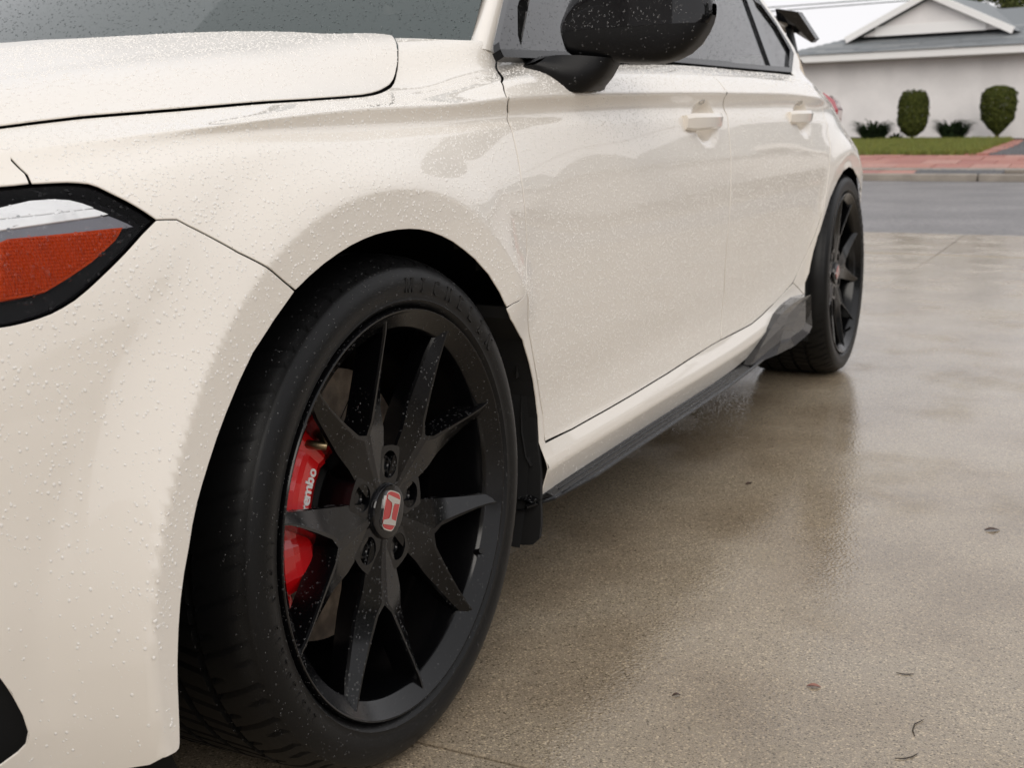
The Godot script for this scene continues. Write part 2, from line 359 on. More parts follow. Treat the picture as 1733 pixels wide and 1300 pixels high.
# a sheet of skin inside the outline, set in by `off`, with a rounded edge that turns `depth` inwards
func panel(p: PackedVector2Array, off := 0.0, depth := .012, step := .014) -> MB:
	var mb := MB.new()
	var lo := p[0]
	var hi := p[0]
	for q in p:
		lo = lo.min(q)
		hi = hi.max(q)
	var sl := s_lines(step)
	var z0 := floori(lo.x / step)
	var z1 := ceili(hi.x / step)
	var seen := {}
	var inside := {}
	var busy := {}
	for k in p.size():
		var a := p[k]
		var b := p[(k + 1) % p.size()]
		var steps := int(a.distance_to(b) / step * 3.0) + 1
		for j in steps:
			var q := a.lerp(b, float(j) / steps)
			busy[Vector2i(floori(q.x / step), sl.bsearch(q.y, false) - 1)] = true
	var vert := func(q: Vector2) -> int:
		var key := Vector2i(roundi(q.x * 40000), roundi(q.y * 40000))
		if not seen.has(key):
			var nn := skin_normal(q.x, q.y)
			seen[key] = mb.add(skin(q.x, q.y) - nn * off, nn)
		return seen[key]
	for zi in range(z0, z1):
		for si in sl.size() - 1:
			if sl[si + 1] < lo.y or sl[si] > hi.y:
				continue
			var c := PackedVector2Array([Vector2(zi * step, sl[si]), Vector2((zi + 1) * step, sl[si]), Vector2((zi + 1) * step, sl[si + 1]), Vector2(zi * step, sl[si + 1])])
			if busy.has(Vector2i(zi, si)):
				for piece in Geometry2D.intersect_polygons(c, p):
					var ix := Geometry2D.triangulate_polygon(piece)
					for k in range(0, ix.size(), 3):
						mb.tri(vert.call(piece[ix[k]]), vert.call(piece[ix[k + 1]]), vert.call(piece[ix[k + 2]]))
			elif Geometry2D.is_point_in_polygon((c[0] + c[2]) / 2, p):
				mb.quad(vert.call(c[0]), vert.call(c[1]), vert.call(c[2]), vert.call(c[3]))
	if depth > 0.0:
		var line := PackedVector2Array()
		for k in p.size():
			var a := p[k]
			var b := p[(k + 1) % p.size()]
			var steps := int(a.distance_to(b) / .012) + 1
			for j in steps:
				line.append(a.lerp(b, float(j) / steps))
		var turn := 0.0
		for k in line.size():
			turn += line[k].cross(line[(k + 1) % line.size()])
		var base := mb.v.size()
		var L := line.size()
		for k in L:
			var q := line[k]
			var nn := skin_normal(q.x, q.y)
			var at := skin(q.x, q.y) - nn * off
			var w := line[(k + 1) % L]
			var u := line[(k + L - 1) % L]
			var along := (skin(w.x, w.y) - skin(u.x, u.y)).normalized()
			var out := along.cross(nn).normalized()
			# skin axes (z, s) turn against (along, normal): pick the side that leaves the outline
			var test := q + Vector2(out.z, out.dot((skin(q.x, q.y + .004) - skin(q.x, q.y - .004)).normalized())) * .002
			if Geometry2D.is_point_in_polygon(test, p):
				out = -out
			mb.add(at, nn)
			mb.add(at + out * .0005 - nn * .0003, (nn + out * .9).normalized())
			mb.add(at + out * .0007 - nn * .0010, (out + nn * .2).normalized())
			mb.add(at + out * .0007 - nn * depth, out)
		for k in L:
			var a := base + k * 4
			var b := base + ((k + 1) % L) * 4
			for j in 3:
				mb.quad(a + j, b + j, b + j + 1, a + j + 1)
	return mb

func mirrored(mb: MB) -> MB:
	return mb.moved(Transform3D(Basis(Vector3(-1, 0, 0), Vector3(0, 1, 0), Vector3(0, 0, 1)), Vector3.ZERO))

# ---------------------------------------------------------------- materials
func lin(r: float, g: float, b: float, a := 1.0) -> Color:
	var c := Color(r, g, b).linear_to_srgb()
	c.a = a
	return c

func mat(called: String, c: Color, rough: float, metal := 0.0, coat := 0.0) -> StandardMaterial3D:
	var m := StandardMaterial3D.new()
	m.resource_name = called
	m.albedo_color = c
	m.roughness = rough
	m.metallic = metal
	if coat > 0.0:
		m.clearcoat_enabled = true
		m.clearcoat = coat
		m.clearcoat_roughness = .03
	M[called] = m
	return m

func noise_tex(size: int, freq: float, ramp: Array, seed_: int, octaves := 4, kind := FastNoiseLite.TYPE_SIMPLEX_SMOOTH, normal := 0.0) -> NoiseTexture2D:
	var f := FastNoiseLite.new()
	f.noise_type = kind
	f.frequency = freq
	f.fractal_octaves = octaves
	f.seed = seed_
	var t := NoiseTexture2D.new()
	t.width = size
	t.height = size
	t.seamless = true
	t.noise = f
	if normal > 0.0:
		t.as_normal_map = true
		t.bump_strength = normal
	if ramp.size():
		var g := Gradient.new()
		g.offsets = PackedFloat32Array(ramp.map(func(x): return x[0]))
		g.colors = PackedColorArray(ramp.map(func(x): return x[1]))
		t.color_ramp = g
	return t

# colour ramps take real reflectances; number ramps (roughness) take the value as it is
func grey(x: float) -> Color:
	return lin(x, x, x)

func val(x: float) -> Color:
	return Color(x, x, x)

# colour patches of a surface, laid by world position; `metres` is the width of one tile
func dress(m: StandardMaterial3D, t: Texture2D, metres: float, fine: Texture2D = null, fine_metres := 1.0) -> void:
	m.uv1_triplanar = true
	m.uv1_world_triplanar = true
	m.uv1_scale = Vector3.ONE / metres
	m.albedo_texture = t
	if fine:
		m.detail_enabled = true
		m.detail_blend_mode = BaseMaterial3D.BLEND_MODE_MUL
		m.detail_albedo = fine
		m.detail_uv_layer = BaseMaterial3D.DETAIL_UV_2
		m.uv2_triplanar = true
		m.uv2_world_triplanar = true
		m.uv2_scale = Vector3.ONE / fine_metres

func speckle(size: int, base: float, spread: float, grains: int, bright: float, seed_: int) -> ImageTexture:
	var r := RandomNumberGenerator.new()
	r.seed = seed_
	var im := Image.create(size, size, false, Image.FORMAT_RGB8)
	for y in size:
		for x in size:
			var k := clampf(base + r.randfn(0, spread), 0, 1)
			im.set_pixel(x, y, lin(k, k * r.randf_range(.96, 1.0), k * r.randf_range(.90, 1.0)))
	for g in grains:
		var x := r.randi() % size
		var y := r.randi() % size
		var k := clampf(bright * r.randf_range(.6, 1.15), 0, 1) if r.randf() < .6 else base * r.randf_range(.35, .7)
		var w := 1 + r.randi() % 3
		for j in w:
			for i in w:
				im.set_pixel((x + i) % size, (y + j) % size, lin(k, k * .97, k * .9))
	return ImageTexture.create_from_image(im)

# ---------------------------------------------------------------- scene
func _ready() -> void:
	rng.seed = 77
	prepare_rows()
	setup_view()
	setup_materials()
	build_ground()
	build_house()
	build_yard()
	build_own_house()
	build_car()
	build_wheels()
	build_mirror()
	build_greenhouse()
	build_lamps()
	build_tail()
	build_drops()
	build_litter()

func setup_view() -> void:
	var cam := Camera3D.new()
	cam.name = "camera"
	add_child(cam)
	cam.transform = Transform3D(Basis(Vector3(.898486, -.012159, -.438833), Vector3(-.078749, .978938, -.188358), Vector3(.43188, .203795, .878605)), Vector3(1.69366, .78784, 1.2513))
	cam.fov = 34.7636
	cam.near = .05
	cam.far = 400.0
	var lens := CameraAttributesPhysical.new()
	lens.frustum_focal_length = 38.334
	lens.frustum_focus_distance = 1.45
	lens.exposure_aperture = 11.0
	lens.frustum_far = 400.0
	cam.attributes = lens
	cam.current = true
	print("fov ", cam.fov)
	var env := Environment.new()
	env.background_mode = Environment.BG_SKY
	env.tonemap_mode = Environment.TONE_MAPPER_LINEAR
	env.tonemap_exposure = 1.40
	env.sdfgi_enabled = true
	env.ssao_enabled = true
	env.ssil_enabled = true
	var sm := ProceduralSkyMaterial.new()
	sm.sky_top_color = lin(.67, .67, .69)
	sm.sky_horizon_color = lin(.70, .688, .702)
	sm.sky_curve = .25
	sm.ground_bottom_color = lin(.2, .19, .17)
	sm.ground_horizon_color = lin(.3, .29, .27)
	sm.sun_angle_max = 1.0
	var clouds := noise_tex(1024, .006, [[.3, Color(0, 0, 0, 0)], [.75, Color(.16, .16, .17, 1)]], 11, 5)
	sm.sky_cover = clouds
	sm.sky_cover_modulate = Color(1, 1, 1, 1)
	var sky := Sky.new()
	sky.sky_material = sm
	env.sky = sky
	var we := WorldEnvironment.new()
	we.name = "environment"
	we.environment = env
	add_child(we)
	var sun := DirectionalLight3D.new()
	sun.name = "overcast_sun"
	sun.light_energy = .32
	sun.light_color = Color(1.0, .97, .93)
	sun.light_angular_distance = 40.0
	sun.shadow_enabled = true
	sun.sky_mode = DirectionalLight3D.SKY_MODE_LIGHT_ONLY
	add_child(sun)
	sun.look_at_from_position(Vector3(4, 5, 8), Vector3.ZERO)

func setup_materials() -> void:
	var paint := mat("paint", lin(.83, .775, .695), .38, 0.0, 1.0)
	paint.clearcoat_roughness = .025
	# the bonnet's finish under a mist of beads too fine to model
	var misted := mat("paint_misted", lin(.83, .775, .695), .38, 0.0, 1.0)
	misted.clearcoat_roughness = .32
	mat("black_plastic", lin(.004, .004, .0045), .42).metallic_specular = .33
	mat("gloss_black", lin(.004, .004, .005), .05)
	mat("rim_black", lin(.0022, .0022, .0026), .17).metallic_specular = .42
	mat("rubber", lin(.006, .006, .0062), .42).metallic_specular = .34
	mat("lamp_black", lin(.004, .004, .005), .5).metallic_specular = .25
	mat("liner", lin(.006, .006, .006), .9)
	mat("trim_rubber", lin(.004, .004, .0045), .26).metallic_specular = .34
	mat("red_paint", lin(.66, .005, .008), .25, 0.0, 1.0)
	mat("white_print", lin(.75, .74, .72), .4)
	mat("chrome", lin(.75, .74, .73), .12, 1.0)
	mat("emblem_red", lin(.42, .008, .012), .2, 0.0, 1.0)
	mat("brass", lin(.36, .28, .17), .4, 1.0)
	var disc := mat("disc_metal", lin(.60, .50, .41), .36, .85)
	dress(disc, noise_tex(256, .02, [[.2, grey(.6)], [.8, grey(1)]], 5), .15)
	disc.uv1_world_triplanar = false
	var glass := mat("window_glass", lin(.02, .022, .024, .45), .02)
	glass.transparency = BaseMaterial3D.TRANSPARENCY_ALPHA
	var shield := mat("windshield_glass", lin(.042, .060, .057, .90), .02)
	shield.transparency = BaseMaterial3D.TRANSPARENCY_ALPHA
	var lens := mat("lens_clear", lin(.02, .02, .02, .02), .02)
	lens.metallic_specular = .2
	lens.transparency = BaseMaterial3D.TRANSPARENCY_ALPHA
	var film := mat("water_film", lin(.95, .92, .87, .86), .03)
	film.refraction_enabled = true
	film.refraction_scale = .033
	film.transparency = BaseMaterial3D.TRANSPARENCY_ALPHA
	var beads := mat("water_beads", lin(.9, .9, .9, .045), .0)
	beads.refraction_enabled = true
	beads.refraction_scale = .033
	beads.transparency = BaseMaterial3D.TRANSPARENCY_ALPHA
	var water := mat("water", lin(1, 1, 1, 0.0), .0)
	water.refraction_enabled = true
	water.refraction_scale = .033
	water.transparency = BaseMaterial3D.TRANSPARENCY_ALPHA
	mat("light_guide", lin(.82, .83, .84), .2, 0.0, .5)
	mat("lamp_grey", lin(.17, .17, .19), .3, .5)
	var amber := mat("amber", lin(.50, .048, .001), .3)
	amber.metallic_specular = .3
	var cells := Image.create(32, 32, false, Image.FORMAT_RGB8)
	for y in 32:
		for x in 32:
			cells.set_pixel(x, y, val(absf(sin(PI * x / 8.0)) * absf(sin(PI * y / 8.0))))
	amber.uv1_triplanar = true
	amber.uv1_scale = Vector3.ONE / .012
	amber.heightmap_enabled = true
	amber.heightmap_texture = ImageTexture.create_from_image(cells)
	amber.heightmap_scale = .12
	amber.backlight_enabled = true
	amber.backlight = lin(.4, .04, .005)
	mat("tail_red", lin(.35, .01, .02), .15, 0.0, 1.0)
	mat("interior", lin(.02, .02, .02), .8)
	# wet concrete
	var conc := mat("concrete", lin(.60, .505, .38), 1.0)
	dress(conc, noise_tex(1024, .005, [[.2, lin(.78, .75, .72)], [.45, lin(.92, .90, .88)], [.7, lin(1, 1, 1)]], 21, 6), 2.6, speckle(900, .56, .13, 42000, .98, 3), .83)
	conc.roughness_texture = noise_tex(1024, .006, [[.25, val(.03)], [.45, val(.08)], [.62, val(.17)], [.85, val(.31)]], 31, 5)
	conc.roughness_texture_channel = BaseMaterial3D.TEXTURE_CHANNEL_RED
	conc.heightmap_enabled = true
	conc.heightmap_texture = noise_tex(2048, .16, [], 8, 3)
	conc.heightmap_scale = .045
	conc.metallic_specular = .5
	mat("joint", lin(.03, .026, .02), .7)
	var asph := mat("asphalt", lin(.235, .22, .23), .42)
	dress(asph, speckle(256, .70, .18, 9000, 1.0, 9), 2.2, noise_tex(512, .01, [[.2, grey(.62)], [.8, grey(1)]], 23, 5), 9.0)
	var kerb := mat("kerb_concrete", lin(.30, .265, .225), .6)
	dress(kerb, noise_tex(256, .02, [[.2, grey(.72)], [.8, grey(1)]], 25, 5), 2.3)
	for k in 4:
		var c: Array = [[.42, .155, .115], [.46, .19, .14], [.38, .13, .10], [.48, .23, .18]][k]
		var b := mat("paver_%d" % k, lin(c[0], c[1], c[2]), .55)
		dress(b, noise_tex(256, .03, [[.2, grey(.75)], [.8, grey(1)]], 40 + k, 4), .9)
	var soil := mat("soil", lin(.075, .05, .032), .9)
	dress(soil, noise_tex(256, .05, [[.2, grey(.5)], [.8, grey(1)]], 26, 5), .8)
	mat("gravel", lin(.115, .115, .12), .7)
	var grass := mat("grass_blade", lin(.16, .185, .035), .6)
	grass.vertex_color_use_as_albedo = true
	var stucco := mat("stucco", lin(.88, .85, .83), .85)
	dress(stucco, noise_tex(512, .006, [[.2, grey(.88)], [.7, grey(1)]], 28, 5), 3.7, noise_tex(256, .08, [[.1, grey(.9)], [.8, grey(1)]], 29, 3), .7)
	mat("trim_white", lin(.82, .81, .79), .6)
	for k in 4:
		var c: Array = [[.20, .215, .225], [.235, .25, .26], [.175, .19, .20], [.26, .27, .275]][k]
		mat("shingle_%d" % k, lin(c[0], c[1], c[2]), .6)
	var leaf := mat("leaf", lin(1, 1, 1), .75)
	leaf.metallic_specular = .3
	leaf.vertex_color_use_as_albedo = true
	leaf.backlight_enabled = true
	leaf.backlight = lin(.25, .3, .08)
	mat("bark", lin(.06, .045, .03), .9)
	mat("wire", lin(.02, .02, .02), .6)
	mat("dead_leaf", lin(.06, .028, .015), .5)
	mat("pale_leaf", lin(.30, .13, .09), .5)
	mat("twig", lin(.04, .028, .018), .6)
	mat("door_paint", lin(.62, .60, .57), .5)

# ---------------------------------------------------------------- the place
func slab(mb: MB, pts: Array, y: float, thick := .0, round_ := .006) -> void:
	# a flat sheet over a convex outline of (x, z), with rounded sides going down
	var c := Vector3.ZERO
	for p in pts:
		c += Vector3(p.x, y, p.y) / pts.size()
	var k := pts.size()
	var top := []
	for p in pts:
		var q := Vector3(p.x, y, p.y)
		top.append(q + (c - q).normalized() * round_)
	for j in range(1, k - 1):
		mb.flat_tri(top[0], top[j], top[j + 1], Vector3.UP)
	for j in k:
		var a := Vector3(pts[j].x, y - round_ * .7, pts[j].y)
		var b := Vector3(pts[(j + 1) % k].x, y - round_ * .7, pts[(j + 1) % k].y)
		mb.flat_quad(top[j], top[(j + 1) % k], b, a, (a + b) / 2 - c + Vector3.UP * .5)
		mb.flat_quad(a, b, b - Vector3.UP * thick, a - Vector3.UP * thick, (a + b) / 2 - c)

func build_ground() -> void:
	var g := node("ground", Vector3.ZERO)
	structure(g, "bare earth under the driveway and lots")
	var e := MB.new()
	e.flat_quad(Vector3(-150, -.35, 60), Vector3(150, -.35, 60), Vector3(150, -.35, -200), Vector3(-150, -.35, -200), Vector3.UP)
	put("earth", e, M.soil, g)
	var d := node("driveway", Vector3.ZERO)
	structure(d, "wet concrete driveway in front of the street")
	var jb := MB.new()
	jb.flat_quad(Vector3(-4, -.03, 6.5), Vector3(5.5, -.03, 6.5), Vector3(5.5, -.03, -8.1), Vector3(-4, -.03, -8.1), Vector3.UP)
	put("joint_bed", jb, M.joint, d)
	var gx := [-3.9, -1.6, .70, 3.0, 5.4]
	var gz := [6.4, 3.2, -.025, -3.35, -6.62]
	var jx := func(a: int, z: float) -> float:
		return gx[a] if a != 2 else .62 - .0185 * z if z > -6.0 else .72
	for a in 4:
		for b in 4:
			var m := MB.new()
			var w := .003
			# the slabs beside the car, right of x = .7, run on without a cross joint from the front axle to the apron
			if a >= 2 and b == 2:
				continue
			if a >= 2 and b == 3:
				continue
			slab(m, [Vector2(jx.call(a, gz[b]) + w, gz[b] - w), Vector2(jx.call(a + 1, gz[b]) - w, gz[b] - w), Vector2(jx.call(a + 1, gz[b + 1]) - w, gz[b + 1] + w), Vector2(jx.call(a, gz[b + 1]) + w, gz[b + 1] + w)], 0.0, .03, .004)
			put("concrete_slab", m, M.concrete, d)
	for a in [2, 3]:
		var m := MB.new()
		slab(m, [Vector2(jx.call(a, -.03) + .003, -.028), Vector2(gx[a + 1] - .003, -.028), Vector2(gx[a + 1] - .003, -6.617), Vector2(jx.call(a, -6.61) + .003, -6.617)], 0.0, .03, .004)
		put("concrete_slab", m, M.concrete, d)
	# apron towards the street, its edge a little wavy where the asphalt meets it
	for a in 4:
		var m := MB.new()
		var x0: float = jx.call(a, -7.0) + .003
		var x1: float = jx.call(a + 1, -7.0) - .003
		var z0 := -8.15 if a < 3 else -8.9
		var z1 := -8.15 if a < 2 else -8.95
		slab(m, [Vector2(x0, -6.623), Vector2(x1, -6.623), Vector2(x1, z1), Vector2(lerpf(x0, x1, .25), z0), Vector2(x0, -8.15)], 0.002, .05, .004)
		put("concrete_slab", m, M.concrete, d)
	var r := MB.new()
	var xs := [-70.0, -20.0, -8.0, -4.0, -2.0, 0.0, 2.0, 4.0, 8.0, 20.0, 70.0]
	for k in xs.size() - 1:
		var rows := [-7.9, -9.5, -12.0, -15.0, -18.0, -19.15]
		for j in rows.size() - 1:
			var q := []
			for c in [[k, j], [k + 1, j], [k + 1, j + 1], [k, j + 1]]:
				var z: float = rows[c[1]] - (.017 * xs[c[0]] if c[1] == 5 else 0.0)
				q.append(Vector3(xs[c[0]], -.015 - .085 * smoothstep(-9.0, -19.0, z), z))
			r.flat_quad(q[0], q[1], q[2], q[3], Vector3.UP)
	structure(put("street", r, M.asphalt), "wet grey asphalt street across the picture")
	# side lots beyond the driveway
	for s in [[-70, -4.0], [5.5, 70]]:
		var m := MB.new()
		m.flat_quad(Vector3(s[0], -.02, 40), Vector3(s[1], -.02, 40), Vector3(s[1], -.02, -8.1), Vector3(s[0], -.02, -8.1), Vector3.UP)
		structure(put("side_lot", m, M.soil), "planted ground beside the driveway")

func yard_y(z: float) -> float:
	return maxf(0.0, (-19.6 - z) * .0365)

func build_yard() -> void:
	var kerb := node("kerb", Vector3(0, 0, -19.2))
	structure(kerb, "concrete kerb along the far side of the street")
	for k in range(-9, 10):
		var x := k * 2.9 + 1.15
		var m := MB.new()
		box(m, Vector3(x, -.055, -.12 - .017 * x), Vector3(2.885, .13, .2), Basis(Vector3.UP, .017), .018)
		put("kerb_stone", m, M.kerb_concrete, kerb)
	var lot := MB.new()
	for k in 12:
		var z0 := -19.35 - k * 2.0
		var z1 := z0 - 2.0
		lot.flat_quad(Vector3(-70, yard_y(z0) - .035, z0), Vector3(70, yard_y(z0) - .035, z0), Vector3(70, yard_y(z1) - .035, z1), Vector3(-70, yard_y(z1) - .035, z1), Vector3.UP)
	structure(put("far_lot", lot, M.soil), "brown earth of the yard across the street")
	# brick paving behind the kerb
	var path := node("brick_path", Vector3.ZERO)
	structure(path, "red brick paving along the far side of the street")
	var zr := [-19.5, -20.25, -20.95, -21.9, -22.9, -23.8, -24.5]
	for j in zr.size() - 1:
		for k in range(-9, 9):
			var w := .62
			var x := k * w + (.31 if j % 2 else 0.0)
			if j == 0 and x > -1.35 and x < .02:
				continue
			var z0: float = zr[j] - .008
			var z1: float = zr[j + 1] + .008
			if j == 1:
				continue
			var m := MB.new()
			var dy := rng.randf_range(-.004, .006)
			var a := Vector3(x + .006, yard_y(z0) + dy, z0)
			var b := Vector3(x + w - .006, yard_y(z0) + dy, z0)
			var c := Vector3(x + w - .006, yard_y(z1) + dy, z1)
			var d := Vector3(x + .006, yard_y(z1) + dy, z1)
			m.flat_quad(a, b, c, d, Vector3.UP)
			m.flat_quad(a, b, b + Vector3.DOWN * .05, a + Vector3.DOWN * .05, Vector3.BACK)
			m.flat_quad(b, c, c + Vector3.DOWN * .05, b + Vector3.DOWN * .05, Vector3.RIGHT)
			m.flat_quad(d, a, a + Vector3.DOWN * .05, d + Vector3.DOWN * .05, Vector3.LEFT)
			put("brick", m, M["paver_%d" % (rng.randi() % 4)], path)
	var walk := node("sidewalk", Vector3.ZERO)
	structure(walk, "tan concrete strip between the two brick bands")
	for k in range(-6, 7):
		var m := MB.new()
		box(m, Vector3(k * 1.5 - .4, yard_y(-20.6) - .02, -20.6), Vector3(1.485, .06, .68), Basis(), .008)
		put("paving_slab", m, M.kerb_concrete, walk)
	# curved brick border between the lawn and the gravel drive
	var border := node("brick_border", Vector3.ZERO)
	tag(border, "curved red brick border between lawn and gravel", "border")
	var bp := []
	for k in 11:
		var t := k / 10.0
		bp.append(Vector2(-1.08 + .28 * t + .12 * sin(t * PI), -24.55 - 5.3 * t))
	for k in 10:
		var m := MB.new()
		var a: Vector2 = bp[k]
		var b: Vector2 = bp[k + 1]
		var q := [Vector3(a.x, yard_y(a.y) + .02, a.y - .01), Vector3(a.x + .42, yard_y(a.y) + .02, a.y - .01), Vector3(b.x + .42, yard_y(b.y) + .02, b.y + .01), Vector3(b.x, yard_y(b.y) + .02, b.y + .01)]
		m.flat_quad(q[0], q[1], q[2], q[3], Vector3.UP)
		m.flat_quad(q[0], q[1], q[1] + Vector3.DOWN * .06, q[0] + Vector3.DOWN * .06, Vector3.BACK)
		m.flat_quad(q[1], q[2], q[2] + Vector3.DOWN * .06, q[1] + Vector3.DOWN * .06, Vector3.RIGHT)
		put("brick", m, M["paver_%d" % (k % 4)], border)
	# gravel: a bed on the right and a small patch in the parkway
	var stone := MB.new()
	box(stone, Vector3.ZERO, Vector3(.05, .035, .045), Basis(Vector3(1, 1, 0).normalized(), .5), .012)
	var sm := stone.mesh()
	gravel_bed(sm, 7000, func(): return Vector2(rng.randf_range(-.62, 3.2), rng.randf_range(-24.55, -29.8)), "dark gravel drive right of the brick border")
	gravel_bed(sm, 1600, func(): return Vector2(rng.randf_range(-1.3, .0), rng.randf_range(-19.55, -20.25)), "dark gravel patch between the bricks behind the kerb")
	# lawn
	var blade := MB.new()
	for k in 5:
		var a := k * 1.3
		var o := Vector3(cos(a), 0, sin(a)) * .02
		blade.flat_tri(o + Vector3(-.007, 0, 0), o + Vector3(.007, 0, .003), o + Vector3(sin(a) * .03, .06 + .01 * k, cos(a) * .03), Vector3.BACK)
	var bm := MultiMesh.new()
	bm.transform_format = MultiMesh.TRANSFORM_3D
	bm.use_colors = true
	bm.mesh = blade.mesh()
	bm.instance_count = 36000
	for k in bm.instance_count:
		var z := rng.randf_range(-24.55, -29.9)
		var x := rng.randf_range(-8.0, -.98 + .28 * (-24.55 - z) / 5.3 + .1)
		var s := rng.randf_range(.6, 1.15)
		bm.set_instance_transform(k, Transform3D(Basis(Vector3.UP, rng.randf() * TAU).scaled(Vector3(s, s, s) * 1.5), Vector3(x, yard_y(z) - .03, z)))
		var c := rng.randf_range(.7, 1.25)
		bm.set_instance_color(k, Color(c * rng.randf_range(.9, 1.2), c, c * .9))
	var lawn := MultiMeshInstance3D.new()
	lawn.name = "lawn"
	lawn.multimesh = bm
	lawn.material_override = M.grass_blade
	add_child(lawn)
	lawn.set_meta("kind", "stuff")
	lawn.set_meta("label", "short green lawn in front of the white house")
	lawn.set_meta("category", "grass")
	# clipped shrubs and clumps of strap leaves by the wall
	topiary(Vector3(-2.93, .40, -30.3), .36, 1.12, 1, "clipped green shrub with a knobbly flat top beside the left leaf clump")
	topiary(Vector3(-1.03, .42, -30.6), .40, 1.22, 2, "smooth rounded green shrub tapering to its foot by the gravel")
	clump(Vector3(-3.75, .37, -29.75), .54, 480, "dark strap-leaved clump left of the knobbly shrub")
	clump(Vector3(-1.95, .38, -29.95), .52, 480, "dark strap-leaved clump between the two clipped shrubs")
	clump(Vector3(-3.25, .37, -29.95), .24, 60, "small leafy tuft at the foot of the knobbly shrub")

func gravel_bed(mesh: Mesh, count: int, where: Callable, label: String) -> void:
	var mm := MultiMesh.new()
	mm.transform_format = MultiMesh.TRANSFORM_3D
	mm.mesh = mesh
	mm.instance_count = count
	for k in count:
		var p: Vector2 = where.call()
		var b := Basis(Vector3(rng.randf() - .5, rng.randf() - .5, rng.randf() - .5).normalized(), rng.randf() * TAU).scaled(Vector3.ONE * rng.randf_range(.6, 1.3))
		mm.set_instance_transform(k, Transform3D(b, Vector3(p.x, yard_y(p.y) - .015 + rng.randf() * .012, p.y)))
	var o := MultiMeshInstance3D.new()
	o.name = numbered("gravel")
	o.multimesh = mm
	o.material_override = M.gravel
	add_child(o)
	o.set_meta("kind", "stuff")
	o.set_meta("label", label)
	o.set_meta("category", "gravel")

func leafy(count: int, place: Callable, size: Vector2, tones: Array) -> MeshInstance3D:
	var st := SurfaceTool.new()
	st.begin(Mesh.PRIMITIVE_TRIANGLES)
	for k in count:
		var q: Array = place.call()
		var p: Vector3 = q[0]
		var n: Vector3 = (q[1] + Vector3(rng.randfn(0, .5), rng.randfn(0, .5), rng.randfn(0, .5))).normalized()
		var u := n.cross(Vector3(rng.randf() - .5, rng.randf() - .5, rng.randf() - .5)).normalized()
		var w := n.cross(u)
		var s := rng.randf_range(size.x, size.y)
		var c: Color = tones[rng.randi() % tones.size()]
		c = c * rng.randf_range(.7, 1.3)
		for e in [-u * s, w * s * .45, u * s, -u * s, u * s, -w * s * .45]:
			st.set_color(c)
			st.set_normal(n)
			st.add_vertex(p + e)
	var o := MeshInstance3D.new()
	o.mesh = st.commit()
	o.material_override = M.leaf
	return o

func topiary(at: Vector3, r: float, h: float, style: int, label: String) -> void:
	var t := node("clipped_shrub", at)
	tag(t, label, "shrub", "clipped shrubs by the white wall")
	var b := MB.new()
	tube(b, [Vector3(0, -.05, 0), Vector3(.01, .14, 0), Vector3(0, .5, 0)], [.05, .04, .03])
	put("trunk", b, M.bark, t)
	var f := FastNoiseLite.new()
	f.seed = style * 7
	f.frequency = 2.6
	var place := func() -> Array:
		var a := rng.randf() * TAU
		var y := rng.randf()
		var prof: float
		if style == 1:
			prof = table([0, .30, .12, .72, .3, .92, .6, .95, .85, .9, .97, .72, 1, .35], y)
		else:
			prof = table([0, .12, .12, .45, .3, .86, .6, 1.0, .85, .95, .95, .72, 1, .25], y)
		var d := Vector3(cos(a), 0, sin(a))
		var rr := r * prof * (1.0 + .22 * f.get_noise_3d(d.x, y * 2.5, d.z)) * (1.0 - .28 * pow(rng.randf(), 3))
		var top := .16 * f.get_noise_2d(a * 1.5, 9) if style == 1 else 0.0
		return [d * rr + Vector3(0, .10 + y * (h - .10) + top * y, 0), (d + Vector3.UP * (1.4 if y > .9 else .25)).normalized()]
	var o := leafy(15000, place, Vector2(.018, .034), [Color(.075, .085, .016), Color(.055, .07, .016), Color(.045, .055, .014), Color(.09, .10, .02)])
	o.name = "crown"
	t.add_child(o)

func clump(at: Vector3, r: float, count: int, label: String) -> void:
	var t := node("strap_leaf_plant", at)
	tag(t, label, "plant", "leafy clumps by the white wall")
	var st := SurfaceTool.new()
	st.begin(Mesh.PRIMITIVE_TRIANGLES)
	for k in count:
		var a := rng.randf() * TAU
		var d := Vector3(cos(a), 0, sin(a))
		var base := d * r * .4 * sqrt(rng.randf())
		var len := r * rng.randf_range(.7, 1.25)
		var lift := rng.randf_range(.9, 1.9)
		var side := d.cross(Vector3.UP) * .022
		var c := Color(.055, .105, .035) * rng.randf_range(.6, 1.6)
		var prev := [base - side, base + side]
		for j in range(1, 5):
			var u := j / 4.0
			var p := base + d * len * u * .75 + Vector3.UP * (len * lift * u * (1.15 - .75 * u))
			var w := side * (1.0 - u * .9)
			var n := (Vector3.UP - d * .3).normalized()
			for q in [prev[0], prev[1], p + w, prev[0], p + w, p - w]:
				st.set_color(c)
				st.set_normal(n)
				st.add_vertex(q)
			prev = [p - w, p + w]
	var o := MeshInstance3D.new()
	o.name = "leaves"
	o.mesh = st.commit()
	o.material_override = M.leaf
	t.add_child(o)

